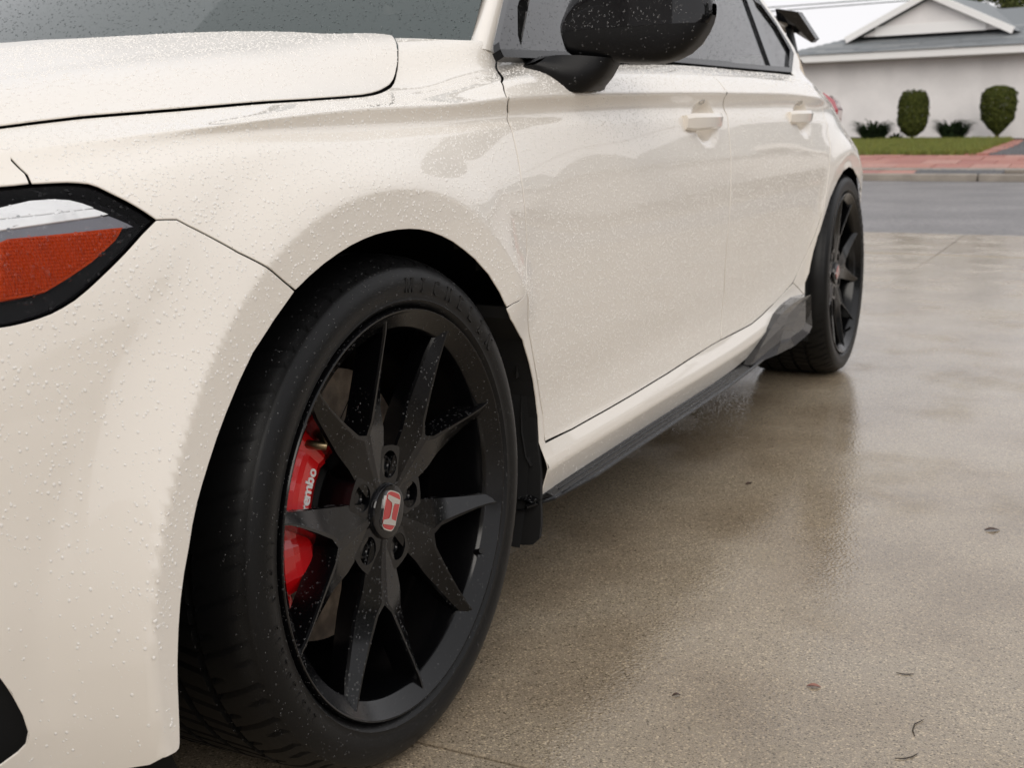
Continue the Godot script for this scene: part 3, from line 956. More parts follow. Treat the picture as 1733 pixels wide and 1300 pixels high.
func build_house() -> void:
	# the white house across the street; its front runs 15 degrees off the street
	var h := node("house", Vector3(-3.35, .30, -32.2))
	tag(h, "white stucco house with a grey shingle roof and front gable", "house")
	h.rotation.y = -atan2(1.5, 5.5)
	# local: x along the wall (right +), z towards the viewer
	var w := MB.new()
	box(w, Vector3(4.0, 1.0, -4.3), Vector3(15.2, 2.55, 8.0))
	put("wall", w, M.stucco, h)
	var ey := 2.20
	var fas := MB.new()
	box(fas, Vector3(4.2, ey + .02, .24), Vector3(16.2, .20, .035), Basis(), .006)
	put("fascia", fas, M.trim_white, h)
	var sof := MB.new()
	box(sof, Vector3(4.2, ey - .07, -.05), Vector3(16.1, .02, .55))
	put("soffit", sof, M.trim_white, h)
	# roof: a hip at the left end, rising backwards at about 22 degrees
	var roof := node("roof", Vector3.ZERO, h)
	var pitch := .295
	var core := MB.new()
	var A := Vector3(-3.9, ey + .10, .26)
	var B := Vector3(12.3, ey + .10, .26)
	var C := Vector3(12.3, ey + .10 + 4.1 * pitch, -3.84)
	var D := Vector3(-.2, ey + .10 + 4.1 * pitch, -3.84)
	var E := Vector3(-3.9, ey + .10, -8.9)
	core.flat_quad(A, B, C, D, Vector3(0, 1, .4))
	core.flat_tri(A, D, E, Vector3(-1, 1, 0))
	core.flat_quad(D, C, Vector3(12.3, ey + .1, -8.9), E, Vector3(0, 1, -.4))
	put("roof_deck", core, M.shingle_2, roof)
	# shingles course by course on the slope that shows
	var courses := 12
	var dn := Vector3(0, 1, pitch).normalized()
	var up := Vector3(0, pitch, -1)
	for j in courses:
		var d0 := j * .165
		var left := lerpf(-3.9, -.2, (d0 + .2) / 4.1)
		var x := left
		while x < 9.0 and not (j > 9 and x > 8):
			var len := 1.05 + rng.randf_range(-.1, .1)
			if j > 2 and false:
				break
			var m := MB.new()
			var p0 := Vector3(x, ey + .115, .30) + up * d0 + dn * .012
			var p1 := p0 + Vector3(len - .015, 0, 0)
			var q1 := p1 + up * .19 - dn * .010
			var q0 := p0 + up * .19 - dn * .010
			m.flat_quad(p0, p1, q1, q0, dn)
			m.flat_quad(p0, p1, p1 - dn * .018, p0 - dn * .018, Vector3.BACK)
			put("shingle", m, M["shingle_%d" % (rng.randi() % 4)], roof)
			x += len
	# front gable with its own white barge boards
	var gb := node("gable", Vector3(.12, ey + .57, -.80), h)
	var gw := 1.85
	var gh := .86
	var wall := MB.new()
	wall.flat_tri(Vector3(-gw, 0, 0), Vector3(gw, 0, 0), Vector3(0, gh, 0), Vector3.BACK)
	put("gable_wall", wall, M.stucco, gb)
	var sill := MB.new()
	box(sill, Vector3(0, .12, .02), Vector3(gw * 1.6, .26, .03), Basis(), .004)
	put("gable_board", sill, M.trim_white, gb)
	for s in [-1.0, 1.0]:
		var bb := MB.new()
		var ang := atan2(gh, gw)
		var L := sqrt(gw * gw + gh * gh) + .45
		box(bb, Vector3(s * (gw + .32) / 2, gh / 2 + .02, .22), Vector3(L, .17, .04), Basis(Vector3.BACK, -s * ang), .006)
		put("barge_board", bb, M.trim_white, gb)
		var rs := MB.new()
		var n := Vector3(s * sin(ang), cos(ang), 0)
		var a := Vector3(0, gh + .12, .24)
		var b := Vector3(s * (gw + .45), gh + .12 - (gw + .45) * gh / gw, .24)
		rs.flat_quad(a, b, b + Vector3(0, 0, -4.0), a + Vector3(0, 0, -4.0), n)
		put("gable_roof", rs, M.shingle_0, gb)
	# a second roof further back on the right
	var h2 := node("house", Vector3(6.0, .4, -41.0))
	tag(h2, "grey roofed house partly hidden behind the white house's ridge", "house")
	var r2 := MB.new()
	box(r2, Vector3(2.0, 1.2, -3), Vector3(16, 2.6, 6))
	put("wall", r2, M.stucco, h2)
	var rr := MB.new()
	rr.flat_quad(Vector3(-8.6, 2.5, .6), Vector3(10.6, 2.5, .6), Vector3(9.0, 4.42, -3.2), Vector3(-6.6, 4.42, -3.2), Vector3(0, 1, .5))
	rr.flat_quad(Vector3(-8.6, 2.5, -6.6), Vector3(10.6, 2.5, -6.6), Vector3(9.0, 4.42, -3.2), Vector3(-6.6, 4.42, -3.2), Vector3(0, 1, -.5))
	rr.flat_tri(Vector3(-8.6, 2.5, .6), Vector3(-6.6, 4.42, -3.2), Vector3(-8.6, 2.5, -6.6), Vector3(-1, 1, 0))
	put("roof", rr, M.shingle_1, h2)
	# houses further along the street, mirrored in the doors
	for q in [[21.0, -31.0, "beige house further right along the far side of the street"]]:
		var o := node("house", Vector3(q[0], .3, q[1]))
		tag(o, q[2], "house")
		var m := MB.new()
		box(m, Vector3(0, 1.3, -4), Vector3(14, 2.8, 8))
		put("wall", m, M.stucco, o)
		var ro := MB.new()
		ro.flat_quad(Vector3(-7.6, 2.6, .6), Vector3(7.6, 2.6, .6), Vector3(5.0, 4.6, -4), Vector3(-5.0, 4.6, -4), Vector3(0, 1, .5))
		ro.flat_quad(Vector3(-7.6, 2.6, -8.6), Vector3(7.6, 2.6, -8.6), Vector3(5.0, 4.6, -4), Vector3(-5.0, 4.6, -4), Vector3(0, 1, -.5))
		for s in [-1, 1]:
			ro.flat_tri(Vector3(s * 7.6, 2.6, .6), Vector3(s * 5.0, 4.6, -4), Vector3(s * 7.6, 2.6, -8.6), Vector3(s, 1, 0))
		put("roof", ro, M.shingle_2, o)
	# tree tops over the roof
	for q in [[-4.3, -50.0, 6.35, 1.0, "leafy tree top just right of the white house's gable peak"], [-2.6, -51.0, 6.25, 1.1, "bushy tree top seen over the shingle roof, right of the other"]]:
		var t := node("tree", Vector3(q[0], .3, q[1]))
		tag(t, q[4], "tree", "trees behind the white house")
		var b := MB.new()
		tube(b, [Vector3(0, -.6, 0), Vector3(.05, 2, 0), Vector3(0, 5.4, 0)], [.2, .16, .07])
		for k in 6:
			var a := k * 1.1
			tube(b, [Vector3(0, 2.6 + k * .3, 0), Vector3(cos(a) * .6, 3.6 + k * .25, sin(a) * .6)], [.06, .02], 6)
		put("trunk", b, M.bark, t)
		var hh: float = q[2]
		var rad: float = q[3]
		var blobs := []
		for k in 9:
			blobs.append([Vector3(rng.randfn(0, .55) * rad, hh - .95 + rng.randf_range(-.6, .35), rng.randfn(0, .4)), rng.randf_range(.35, .55) * rad])
		var place := func() -> Array:
			var c: Array = blobs[rng.randi() % 9]
			var d := Vector3(rng.randfn(0, 1), rng.randfn(0, 1), rng.randfn(0, 1)).normalized()
			return [c[0] + d * c[1] * pow(rng.randf(), .5), (d + Vector3.UP * .5).normalized()]
		var o := leafy(3500, place, Vector2(.05, .10), [Color(.085, .10, .03), Color(.06, .075, .022), Color(.11, .12, .04)])
		o.name = "crown"
		t.add_child(o)
	# overhead wires
	for q in [[4.193, .0182, "upper overhead wire crossing the sky behind the car"], [4.079, .0223, "lower overhead wire crossing the sky behind the car"]]:
		var m := MB.new()
		var pts := []
		var rad := []
		for k in 13:
			var t := k / 12.0
			var x := lerpf(-40, 25, t)
			pts.append(Vector3(x, q[0] + q[1] * (x + 8.265) + .0004 * pow(x + 7, 2), -36.0))
			rad.append(.015)
		tube(m, pts, rad, 5)
		var o := put("overhead_wire", m, M.wire)
		tag(o, q[2], "wire")

func build_own_house() -> void:
	var hedge := node("garden_hedge", Vector3(7.2, 0, -6.0))
	tag(hedge, "dark green hedge along the right edge of the driveway, outside the picture", "hedge")
	var st := MB.new()
	for k in 9:
		tube(st, [Vector3(rng.randf_range(-.1, .1), -.05, -4.0 + k), Vector3(0, 1.0, -4.0 + k)], [.04, .02], 6)
	put("stems", st, M.bark, hedge)
	var fill := func() -> Array:
		var d := Vector3(rng.randfn(0, 1), rng.randfn(0, 1), rng.randfn(0, .4)).normalized()
		var c := Vector3(0, .85, rng.randf_range(-4.6, 4.6))
		return [c + Vector3(d.x * .55, d.y * .75 + .12 * sin(c.z * 2.1), d.z * .4), d]
	var leaves := leafy(9000, fill, Vector2(.05, .09), [Color(.05, .07, .02), Color(.035, .05, .016), Color(.07, .085, .025)])
	leaves.name = "crown"
	hedge.add_child(leaves)
	# the garage front that the car's nose points at, behind the photographer
	var g := node("garage", Vector3(.6, 0, 5.4))
	tag(g, "pale garage front behind the photographer, at the head of the driveway", "garage")
	var w := MB.new()
	box(w, Vector3(-4.2, 1.35, 1.0), Vector3(3.0, 2.7, 2.0))
	box(w, Vector3(4.2, 1.35, 1.0), Vector3(3.0, 2.7, 2.0))
	box(w, Vector3(0, 2.45, 1.0), Vector3(5.4, .5, 2.0))
	put("wall", w, M.stucco, g)
	for k in 4:
		var d := MB.new()
		box(d, Vector3(0, .28 + k * .55, .3), Vector3(5.4, .535, .05), Basis(), .012)
		put("door_panel", d, M.door_paint, g)
	var r := MB.new()
	r.flat_quad(Vector3(-6.2, 2.62, -.6), Vector3(6.2, 2.62, -.6), Vector3(6.2, 4.3, 3.8), Vector3(-6.2, 4.3, 3.8), Vector3(0, 1, -.4))
	put("roof", r, M.shingle_2, g)

# ---------------------------------------------------------------- the car
func build_car() -> void:
	car = node("car", Vector3.ZERO)
	tag(car, "white four-door hatchback covered in raindrops, parked on the wet driveway", "car")
	for q in [["hood", "hood", .014], ["fender", "fender", .0065], ["bumper_upper", "grille_surround", .014], ["front_bumper", "front_bumper", .0065], ["front_door", "front_door", .008], ["rear_door", "rear_door", .009], ["rocker_panel", "rocker_panel", .012], ["quarter_panel", "quarter_panel", .009], ["rear_bumper", "rear_bumper", .02]]:
		var mb := panel(poly(q[0], {"hood": .0042, "rocker_panel": .001, "front_door": .0034, "rear_door": .0034, "fender": .0017, "front_bumper": .0017, "bumper_upper": .0015}.get(q[0], .0025)), -.0035 if q[0] == "hood" else 0.0, .0018, q[2])
		if q[0] == "hood":
			mb.join(mirrored(mb))
			put(q[1], mb, M.paint_misted, car)
		else:
			put(q[1], mb, M.paint, car)
			put(q[1], mirrored(mb), M.paint, car)
	# black structure under the skin, seen only through the gaps
	var fr := MB.new()
	var st := .03
	for zi in range(-115, 24):
		var z := zi * st
		var s := .05
		while s < 1.57:
			var ok := s < .74 or (z > -.60 and s > .74) or (z < -2.45 and s < .83)
			var pt := skin(z + st / 2, s + st / 2)
			for front in [true, false]:
				if absf(z - (0.0 if front else REAR)) < .7 and arch_gap(z + st / 2, pt.y, front).x < .02:
					ok = false
			if z > .33 and s > .36 and s < .64:
				ok = false
			if z > .50 and s < .22 or z < -2.92 and s < .34:
				ok = false
			if ok:
				var c := []
				for e in [[0, 0], [1, 0], [1, 1], [0, 1]]:
					var n := skin_normal(z + e[0] * st, s + e[1] * st)
					c.append(fr.add(skin(z + e[0] * st, s + e[1] * st) - n * .024, n))
				fr.quad(c[0], c[1], c[2], c[3])
			s += st
	fr.join(mirrored(fr))
	put("body_frame", fr, M.liner, car)
	# wheel housings and floor
	for zc in [0.0, REAR]:
		for sx in [1.0, -1.0]:
			var ln := MB.new()
			var R := .425 if zc == 0.0 else .40
			lathe(ln, [Vector2(.898, R), Vector2(.56, R), Vector2(.55, .05)], 40, deg_to_rad(-24), deg_to_rad(204 if zc == 0.0 else 158))
			var o := put("wheel_arch_liner", ln.moved(Transform3D(Basis(Vector3(sx, 0, 0), Vector3.UP, Vector3.BACK), Vector3(0, .32, zc))), M.liner, car)
			o.name = "wheel_arch_liner"
	var fl := MB.new()
	box(fl, Vector3(0, .225, -1.36), Vector3(1.70, .05, 1.86))
	box(fl, Vector3(0, .24, .15), Vector3(1.06, .12, 1.3))
	box(fl, Vector3(0, .26, -2.9), Vector3(1.06, .12, 1.3))
	put("floor_pan", fl, M.liner, car)
	# nose: bumper middle with a dark grille, closing the car in front of the frame's edge
	var ns := MB.new()
	var gr := MB.new()
	var prof := [[.20, .0], [.27, .012], [.34, .014]]
	var top := [[.60, .012], [.68, -.01], [.75, -.06]]
	for part in [[ns, prof], [ns, top], [gr, [[.335, -.02], [.47, -.03], [.605, -.02]]]]:
		for j in part[1].size() - 1:
			for k in 24:
				var q := []
				for e in [[0, 0], [1, 0], [1, 1], [0, 1]]:
					var x := lerpf(-.775, .775, float(k + e[0]) / 24)
					var u: float = x / .775
					var r: Array = part[1][j + e[1]]
					q.append(Vector3(x * (1.0 + minf(r[1], 0) * .6), r[0], .72 + .19 * (1.0 - u * u) + r[1]))
				part[0].flat_quad(q[0], q[1], q[2], q[3], Vector3(0, .1, 1))
	put("bumper_middle", ns, M.paint, car)
	put("grille", gr, M.black_plastic, car)
	# air intake cavity behind the opening at the corner
	var ic := MB.new()
	box(ic, Vector3(.74, .30, .58), Vector3(.02, .22, .30), Basis(Vector3.UP, -.75))
	box(ic, Vector3(.74, .205, .62), Vector3(.24, .02, .22))
	put("air_intake", ic, M.liner, car)
	put("air_intake", mirrored(ic), M.liner, car)
	# black side skirt under the sill, with the small upswept wing ahead of the rear wheel
	var sk := MB.new()
	var zs := [-.40, -.46, -.60, -.80, -1.0, -1.2, -1.4, -1.6, -1.72]
	for k in zs.size() - 1:
		var z0: float = zs[k]
		var z1: float = zs[k + 1]
		var ring := func(z: float) -> Array:
			var f := smoothstep(-.40, -.50, z)
			var up := .012 * smoothstep(-1.5, -1.72, z)
			var ox := lerpf(.905, .938, f)
			return [Vector3(.885, .222 + up, z), Vector3(.903, .222 + up, z), Vector3(.912, .2185 + up, z), Vector3(ox - .004, .2145 + up, z), Vector3(ox, .2115 + up, z), Vector3(ox, .2085 + up, z), Vector3(ox - .003, .2060 + up, z), Vector3(.87, .200, z)]
		var a: Array = ring.call(z0)
		var b: Array = ring.call(z1)
		for j in a.size() - 1:
			sk.flat_quad(a[j], a[j + 1], b[j + 1], b[j], Vector3(.6, 1.0 if j < 5 else -1.0, 0))
	put("side_skirt", sk, M.trim_rubber, car)
	put("side_skirt", mirrored(sk), M.trim_rubber, car)
	# thin ribs on the skirt's ledge
	var rb := MB.new()
	for k in 3:
		var x: float = [.909, .918, .928][k]
		box(rb, Vector3(x, .2195 - .0018 * k, -1.06), Vector3(.0025, .0025, 1.14), Basis(), .0012)
	put("skirt_rib", rb, M.trim_rubber, car)
	var wg := MB.new()
	# outline of the wing in (z, y), outer face x bulging
	var wo := [[-1.60, .224, .932], [-1.80, .216, .944], [-1.97, .212, .950], [-2.13, .222, .952], [-2.165, .236, .952], [-2.155, .28, .950], [-2.155, .326, .948], [-2.05, .330, .945], [-1.95, .324, .942], [-1.86, .312, .938], [-1.77, .288, .934], [-1.68, .250, .931]]
	var inner := [[-1.86, .244, .952], [-1.95, .236, .954], [-2.08, .240, .955], [-2.120, .252, .955], [-2.125, .312, .952], [-2.04, .312, .950], [-1.96, .302, .949], [-1.90, .28, .950]]
	var oc := []
	for q in wo:
		oc.append(Vector3(q[2], q[1], q[0]))
	var ic2 := []
	for q in inner:
		ic2.append(Vector3(q[2] - .012, q[1], q[0]))
	var cm := Vector3.ZERO
	for q in ic2:
		cm += q / ic2.size()
	for k in ic2.size():
		wg.flat_tri(cm, ic2[k], ic2[(k + 1) % ic2.size()], Vector3.RIGHT)
	var mapk := [0, 0, 1, 2, 3, 3, 4, 4, 5, 6, 7, 7]
	for k in oc.size():
		var k2 := (k + 1) % oc.size()
		var a: Vector3 = oc[k]
		var b: Vector3 = oc[k2]
		if mapk[k] == mapk[k2]:
			wg.flat_tri(a, b, ic2[mapk[k]], Vector3.RIGHT)
		else:
			wg.flat_quad(a, b, ic2[mapk[k2]], ic2[mapk[k]], Vector3.RIGHT)
		wg.flat_quad(a, b, b + Vector3(-.05, .0, 0), a + Vector3(-.05, .0, 0), (a + b) / 2 - cm)
	put("skirt_wing", wg, M.gloss_black, car)
	# mud flap behind the front wheel
	var mf := MB.new()
	var fo := [[.944, .545, -.264], [.940, .527, -.276], [.932, .507, -.312], [.922, .484, -.352], [.917, .444, -.384], [.912, .41, -.406], [.909, .381, -.421], [.907, .347, -.432], [.909, .306, -.432], [.916, .26, -.428], [.917, .21, -.425], [.917, .175, -.425], [.914, .152, -.425], [.903, .141, -.425], [.885, .138, -.425]]
	for k in fo.size() - 1:
		var a := Vector3(fo[k][0], fo[k][1], fo[k][2])
		var b := Vector3(fo[k + 1][0], fo[k + 1][1], fo[k + 1][2])
		mf.flat_quad(a, b, Vector3(.62, b.y, b.z), Vector3(.62, a.y, a.z), Vector3(0, 0, 1))
		mf.flat_quad(a, b, b + Vector3(-.001, 0, -.010), a + Vector3(-.001, 0, -.010), Vector3(1, 0, .2))
		mf.flat_quad(a + Vector3(-.001, 0, -.010), b + Vector3(-.001, 0, -.010), Vector3(.62, b.y, b.z - .01), Vector3(.62, a.y, a.z - .01), Vector3(0, 0, -1))
	put("mud_flap", mf, M.liner, car)
	# door handles
	for q in [[-1.30, .796, "front"], [-2.17, .808, "rear"]]:
		var h := MB.new()
		var N := 10
		var prev := []
		for k in N + 1:
			var t := float(k) / N
			var z: float = q[0] + .122 - t * .244
			var out := .036 * pow(sin(PI * clampf(t * .86 + .07, 0, 1)), .5)
			var hh := lerpf(.0180, .0150, t) * (1.0 if k > 0 and k < N else .8)
			var x0 := .884
			var y0: float = q[1] + .004 * t
			var ring := [Vector3(x0 + out - .012, y0 + hh * .9, z), Vector3(x0 + out - .002, y0 + hh, z), Vector3(x0 + out + .002, y0 + hh * .5, z), Vector3(x0 + out, y0 - hh * .7, z), Vector3(x0 + out - .004, y0 - hh, z), Vector3(x0 + out - .014, y0 - hh * .9, z)]
			if k:
				for j in 6:
					h.flat_quad(prev[j], prev[(j + 1) % 6], ring[(j + 1) % 6], ring[j], (prev[j] + ring[(j + 1) % 6]) / 2 - Vector3(x0 + out - .006, y0, z))
			if k == 0 or k == N:
				for j in range(1, 5):
					h.flat_tri(ring[0], ring[j], ring[j + 1], Vector3(.2, 0, 1 if k == 0 else -1))
			prev = ring
		put("door_handle", h, M.paint, car.get_node("front_door" if q[2] == "front" else "rear_door"))

# ---------------------------------------------------------------- wheels
func build_wheels() -> void:
	var w := make_wheel()
	car.add_child(w)
	w.transform = Transform3D(Basis(Vector3.UP, -.0146) * Basis(Vector3.BACK, .0202), Vector3(.935, .3215, 0))
	var r: Node3D = w.duplicate()
	r.name = "wheel"
	car.add_child(r, true)
	r.transform = Transform3D(Basis(Vector3.BACK, .025) * Basis(Vector3.RIGHT, deg_to_rad(-33)), Vector3(.929, .3215, REAR))
	for z in [0.0, REAR]:
		var o: Node3D = w.duplicate()
		o.name = "wheel"
		car.add_child(o, true)
		o.transform = Transform3D(Basis(Vector3.UP, PI), Vector3(-.935, .3215, z))
	build_brake()

func make_wheel() -> Node3D:
	var w := Node3D.new()
	w.name = "wheel"
	var ty := MB.new()
	var pr := [Vector2(-.012, .2555), Vector2(-.006, .2590), Vector2(-.001, .2635), Vector2(.0005, .2655), Vector2(.0000, .2675), Vector2(.0015, .2735), Vector2(.0030, .281), Vector2(.0030, .288), Vector2(.0010, .2960), Vector2(-.0025, .3030), Vector2(-.0060, .3070), Vector2(-.0075, .3074), Vector2(-.0130, .3115), Vector2(-.0210, .3155), Vector2(-.033, .3187), Vector2(-.048, .3202), Vector2(-.060, .3208)]
	for g in [-.066, -.112, -.158, -.204]:
		pr.append_array([Vector2(g, .321), Vector2(g - .001, .3145), Vector2(g - .0095, .3145), Vector2(g - .0105, .321)])
	pr.append_array([Vector2(-.235, .3200), Vector2(-.252, .3170), Vector2(-.263, .308), Vector2(-.268, .292), Vector2(-.262, .270), Vector2(-.25, .2560)])
	var dent := func(x: float, th: float, r: float) -> Vector2:
		var k := roundi(th / TAU * 432.0)
		if x < -.008 and x > -.235 and r > .3075:
			th += (x + .02) * (1.3 if x > -.066 else -.8)
			var sh := x > -.05
			if (k % 12 == 0) or (k % 12 == 5 and not sh) or (k % 12 == 7 and x > -.03):
				r -= .0055 if sh else .006
		return Vector2(th, r)
	lathe(ty, pr, 432, 0.0, TAU, dent)
	var tyre := put("tyre", ty, M.rubber, w)
	# raised lettering on the sidewall
	var lt := MB.new()
	ring_text(lt, "MICHELIN", .2830, 4.0, 6.6, .018, .0023)
	ring_text(lt, "265/30ZR19 (93Y)", .2800, -128.0, 3.2, .0095, .0023)
	put("tyre_lettering", lt, M.rubber, w)
	# rim
	var rim := MB.new()
	lathe(rim, [Vector2(-.24, .222), Vector2(-.20, .214), Vector2(-.12, .2175), Vector2(-.05, .2245), Vector2(-.022, .2290), Vector2(-.0165, .2305), Vector2(-.0145, .2325), Vector2(-.0045, .2480), Vector2(-.0012, .2515), Vector2(0, .2530), Vector2(.0, .2540), Vector2(-.0015, .2552), Vector2(-.010, .2560)], 160)
	lathe(rim, [Vector2(-.010, .2560), Vector2(-.24, .2420), Vector2(-.24, .222)], 96)
	put("rim", rim, M.rim_black, w)
	# five forked spokes; outline from hub to tip as (across, along), the ridge on the fork's inner edge
	var outer := [Vector2(.019, .028), Vector2(.026, .048), Vector2(.0350, .073), Vector2(.0425, .097), Vector2(.0515, .126), Vector2(.0632, .161), Vector2(.0763, .197), Vector2(.0855, .2200), Vector2(.0905, .2340)]
	var inner := [Vector2(0, .028), Vector2(0, .048), Vector2(0, .073), Vector2(0, .117), Vector2(.0150, .1280), Vector2(.0360, .1600), Vector2(.0570, .194), Vector2(.0705, .2190), Vector2(.0775, .2370)]
	var fx := func(r: float) -> float:
		return -.034 + .028 * pow(clampf((r - .04) / .205, 0, 1), 1.35)
	for v in 5:
		var sp := MB.new()
		var rot := Basis(Vector3.RIGHT, -deg_to_rad(67.0 + 72.0 * v))
		for s in [-1.0, 1.0]:
			var q := []
			for e in outer.size():
				var o: Vector2 = outer[e]
				var n: Vector2 = inner[e]
				var drop := .005 * smoothstep(.07, .13, o.y) * (1.0 - smoothstep(.19, .24, o.y)) + .004
				var f: float = fx.call(n.length())
				var mid := n.lerp(o, .16)
				q.append([Vector3(f, n.y, n.x * s), Vector3(f, mid.y, mid.x * s), Vector3(f - drop, o.y, o.x * s), Vector3(f - drop - .004, o.y, o.x * s * 1.02), Vector3(f - .040, o.y, o.x * s * .92), Vector3(f - .036, n.y + .004, n.x * s), Vector3(f - .003, n.y, maxf(n.x - .0012, 0) * s)])
			for j in 4:
				strip(sp, q, j, j + 1, 0, Vector3(1 if j < 3 else .2, 0, s * (.2 + j)))
			strip(sp, q, 0, 6, 3, Vector3(1, .3, -s))
			strip(sp, q, 6, 5, 3, Vector3(0, .6, -s))
		# turn (x, along, across) so that "along" points at the spoke's angle
		var t := Transform3D(Basis(Vector3.RIGHT, -(deg_to_rad(67.0 + 72.0 * v) - PI / 2)), Vector3.ZERO)
		put("spoke", sp.moved(t), M.rim_black, w)
	var hub := CSGCombiner3D.new()
	hub.name = "hub"
	hub.material_override = M.rim_black
	for k in 6:
		var cy := CSGCylinder3D.new()
		cy.name = "core" if k == 0 else "lug_pocket"
		cy.radius = .083 if k == 0 else .0175
		cy.height = .09 if k == 0 else .04
		cy.sides = 48 if k == 0 else 20
		cy.rotation.z = PI / 2
		if k:
			cy.operation = CSGShape3D.OPERATION_SUBTRACTION
			var a := deg_to_rad(31.0 + 72.0 * k)
			cy.position = Vector3(-.037, sin(a) * .0585, cos(a) * .0585)
		else:
			cy.position = Vector3(-.0795, 0, 0)
		hub.add_child(cy, true)
	w.add_child(hub)
	var cap := MB.new()
	lathe(cap, [Vector2(-.04, .0355), Vector2(-.032, .0355), Vector2(-.0295, .034), Vector2(-.0285, .030), Vector2(-.0280, .0)], 48)
	put("hub_cap", cap, M.gloss_black, w)
	for v in 5:
		var a := deg_to_rad(31.0 + 72.0 * v)
		var c := Vector3(0, sin(a), cos(a)) * .0585
		var nut := MB.new()
		lathe(nut, [Vector2(-.060, .0132), Vector2(-.044, .0128), Vector2(-.0410, .0108), Vector2(-.0405, .0080), Vector2(-.0425, .0070), Vector2(-.0425, .0)], 12)
		put("lug_nut", nut.moved(Transform3D(Basis(), c)), M.rim_black, w)
	# badge: silver rounded plate, red field, silver letter lying on its side
	var tilt := Transform3D(Basis(Vector3.RIGHT, deg_to_rad(-25)), Vector3(-.0279, .0015, .002))
	var plate := func(ww: float, hh: float, x: float, th: float) -> MB:
		var m := MB.new()
		var pts := []
		for k in 28:
			var a := TAU * k / 28.0
			var cx := signf(cos(a)) * pow(absf(cos(a)), .5)
			var cy := signf(sin(a)) * pow(absf(sin(a)), .5)
			pts.append(Vector3(x, cy * hh / 2, cx * ww / 2 * (1.0 + .10 * cy)))
		for k in 28:
			m.flat_tri(Vector3(x, 0, 0), pts[k], pts[(k + 1) % 28], Vector3.RIGHT)
			m.flat_quad(pts[k], pts[(k + 1) % 28], pts[(k + 1) % 28] - Vector3(th, 0, 0), pts[k] - Vector3(th, 0, 0), pts[k])
		return m
	put("badge_rim", plate.call(.0345, .0500, .0022, .003).moved(tilt), M.chrome, w)
	put("badge_field", plate.call(.0315, .0470, .0027, .001).moved(tilt), M.emblem_red, w)
	var hs := MB.new()
	# the letter's two legs lie across, joined by a waisted bar
	for s in [-1.0, 1.0]:
		var leg := [Vector2(-.0150, s * .0165), Vector2(.0150, s * .0185), Vector2(.0150, s * .0135), Vector2(.0030, s * .0100), Vector2(-.0035, s * .0100), Vector2(-.0150, s * .0108)]
		for k in range(1, 5):
			hs.flat_tri(Vector3(.0032, leg[0].y, leg[0].x), Vector3(.0032, leg[k].y, leg[k].x), Vector3(.0032, leg[k + 1].y, leg[k + 1].x), Vector3.RIGHT)
		var bar := [Vector2(-.0035, s * .0100), Vector2(.0030, s * .0100), Vector2(.0012, s * .006), Vector2(.0010, 0), Vector2(-.0022, 0), Vector2(-.0022, s * .006)]
		for k in range(1, 5):
			hs.flat_tri(Vector3(.0032, bar[0].y, bar[0].x), Vector3(.0032, bar[k].y, bar[k].x), Vector3(.0032, bar[k + 1].y, bar[k + 1].x), Vector3.RIGHT)
	put("badge_letter", hs.moved(tilt), M.chrome, w)
	var vs := MB.new()
	tube(vs, [Vector3(-.018, -.115, -.196), Vector3(-.006, -.110, -.188), Vector3(.0, -.106, -.181)], [.004, .0045, .004], 10)
	put("valve_stem", vs, M.black_plastic, w)
	return w

# a band between columns a and b of the rows q, shaded smoothly along its length and sharp at its edges
func strip(mb: MB, q: Array, a: int, b: int, from: int, out: Vector3) -> void:
	var nn := []
	for k in range(from, q.size() - 1):
		var g: Vector3 = (q[k + 1][b] - q[k][a]).cross(q[k + 1][a] - q[k][b]).normalized()
		nn.append(g if g.dot(out) > 0 else -g)
	var base := mb.v.size()
	for k in range(from, q.size()):
		var j := k - from
		var n: Vector3 = nn[mini(j, nn.size() - 1)] + nn[maxi(j - 1, 0)]
		mb.add(q[k][a], n.normalized())
		mb.add(q[k][b], n.normalized())
	for k in q.size() - 1 - from:
		mb.quad(base + k * 2, base + k * 2 + 1, base + k * 2 + 3, base + k * 2 + 2)

func text_arrays(s: String, size: float, depth: float) -> Array:
	var f := SystemFont.new()
	f.font_names = PackedStringArray(["Droid Sans"])
	f.font_weight = 700
	var t := TextMesh.new()
	t.font = f
	t.text = s
	t.font_size = 64
	t.pixel_size = size / 46.0
	t.depth = depth
	t.curve_step = 2.0
	return t.get_mesh_arrays()

func add_text(mb: MB, s: String, size: float, depth: float, t: Transform3D) -> void:
	var a := text_arrays(s, size, depth)
	if a.is_empty() or a[Mesh.ARRAY_VERTEX] == null:
		return
	var base := mb.v.size()
	for k in a[Mesh.ARRAY_VERTEX].size():
		mb.add(t * a[Mesh.ARRAY_VERTEX][k], (t.basis * a[Mesh.ARRAY_NORMAL][k]).normalized())
	var ix: PackedInt32Array = a[Mesh.ARRAY_INDEX] if a[Mesh.ARRAY_INDEX] != null else PackedInt32Array(range(a[Mesh.ARRAY_VERTEX].size()))
	for k in ix:
		mb.i.append(base + k)

# letters round a wheel, angle measured clockwise from the top as seen from outside
func ring_text(mb: MB, s: String, r: float, from: float, step: float, size: float, x: float) -> void:
	for k in s.length():
		if s[k] == " ":
			continue
		var a := deg_to_rad(from + step * k)
		var right := Vector3(0, -sin(a), -cos(a))
		var up := Vector3(0, cos(a), -sin(a))
		add_text(mb, s[k], size, .0018, Transform3D(Basis(right, up, Vector3.RIGHT), Vector3(x, 0, 0) + up * r))

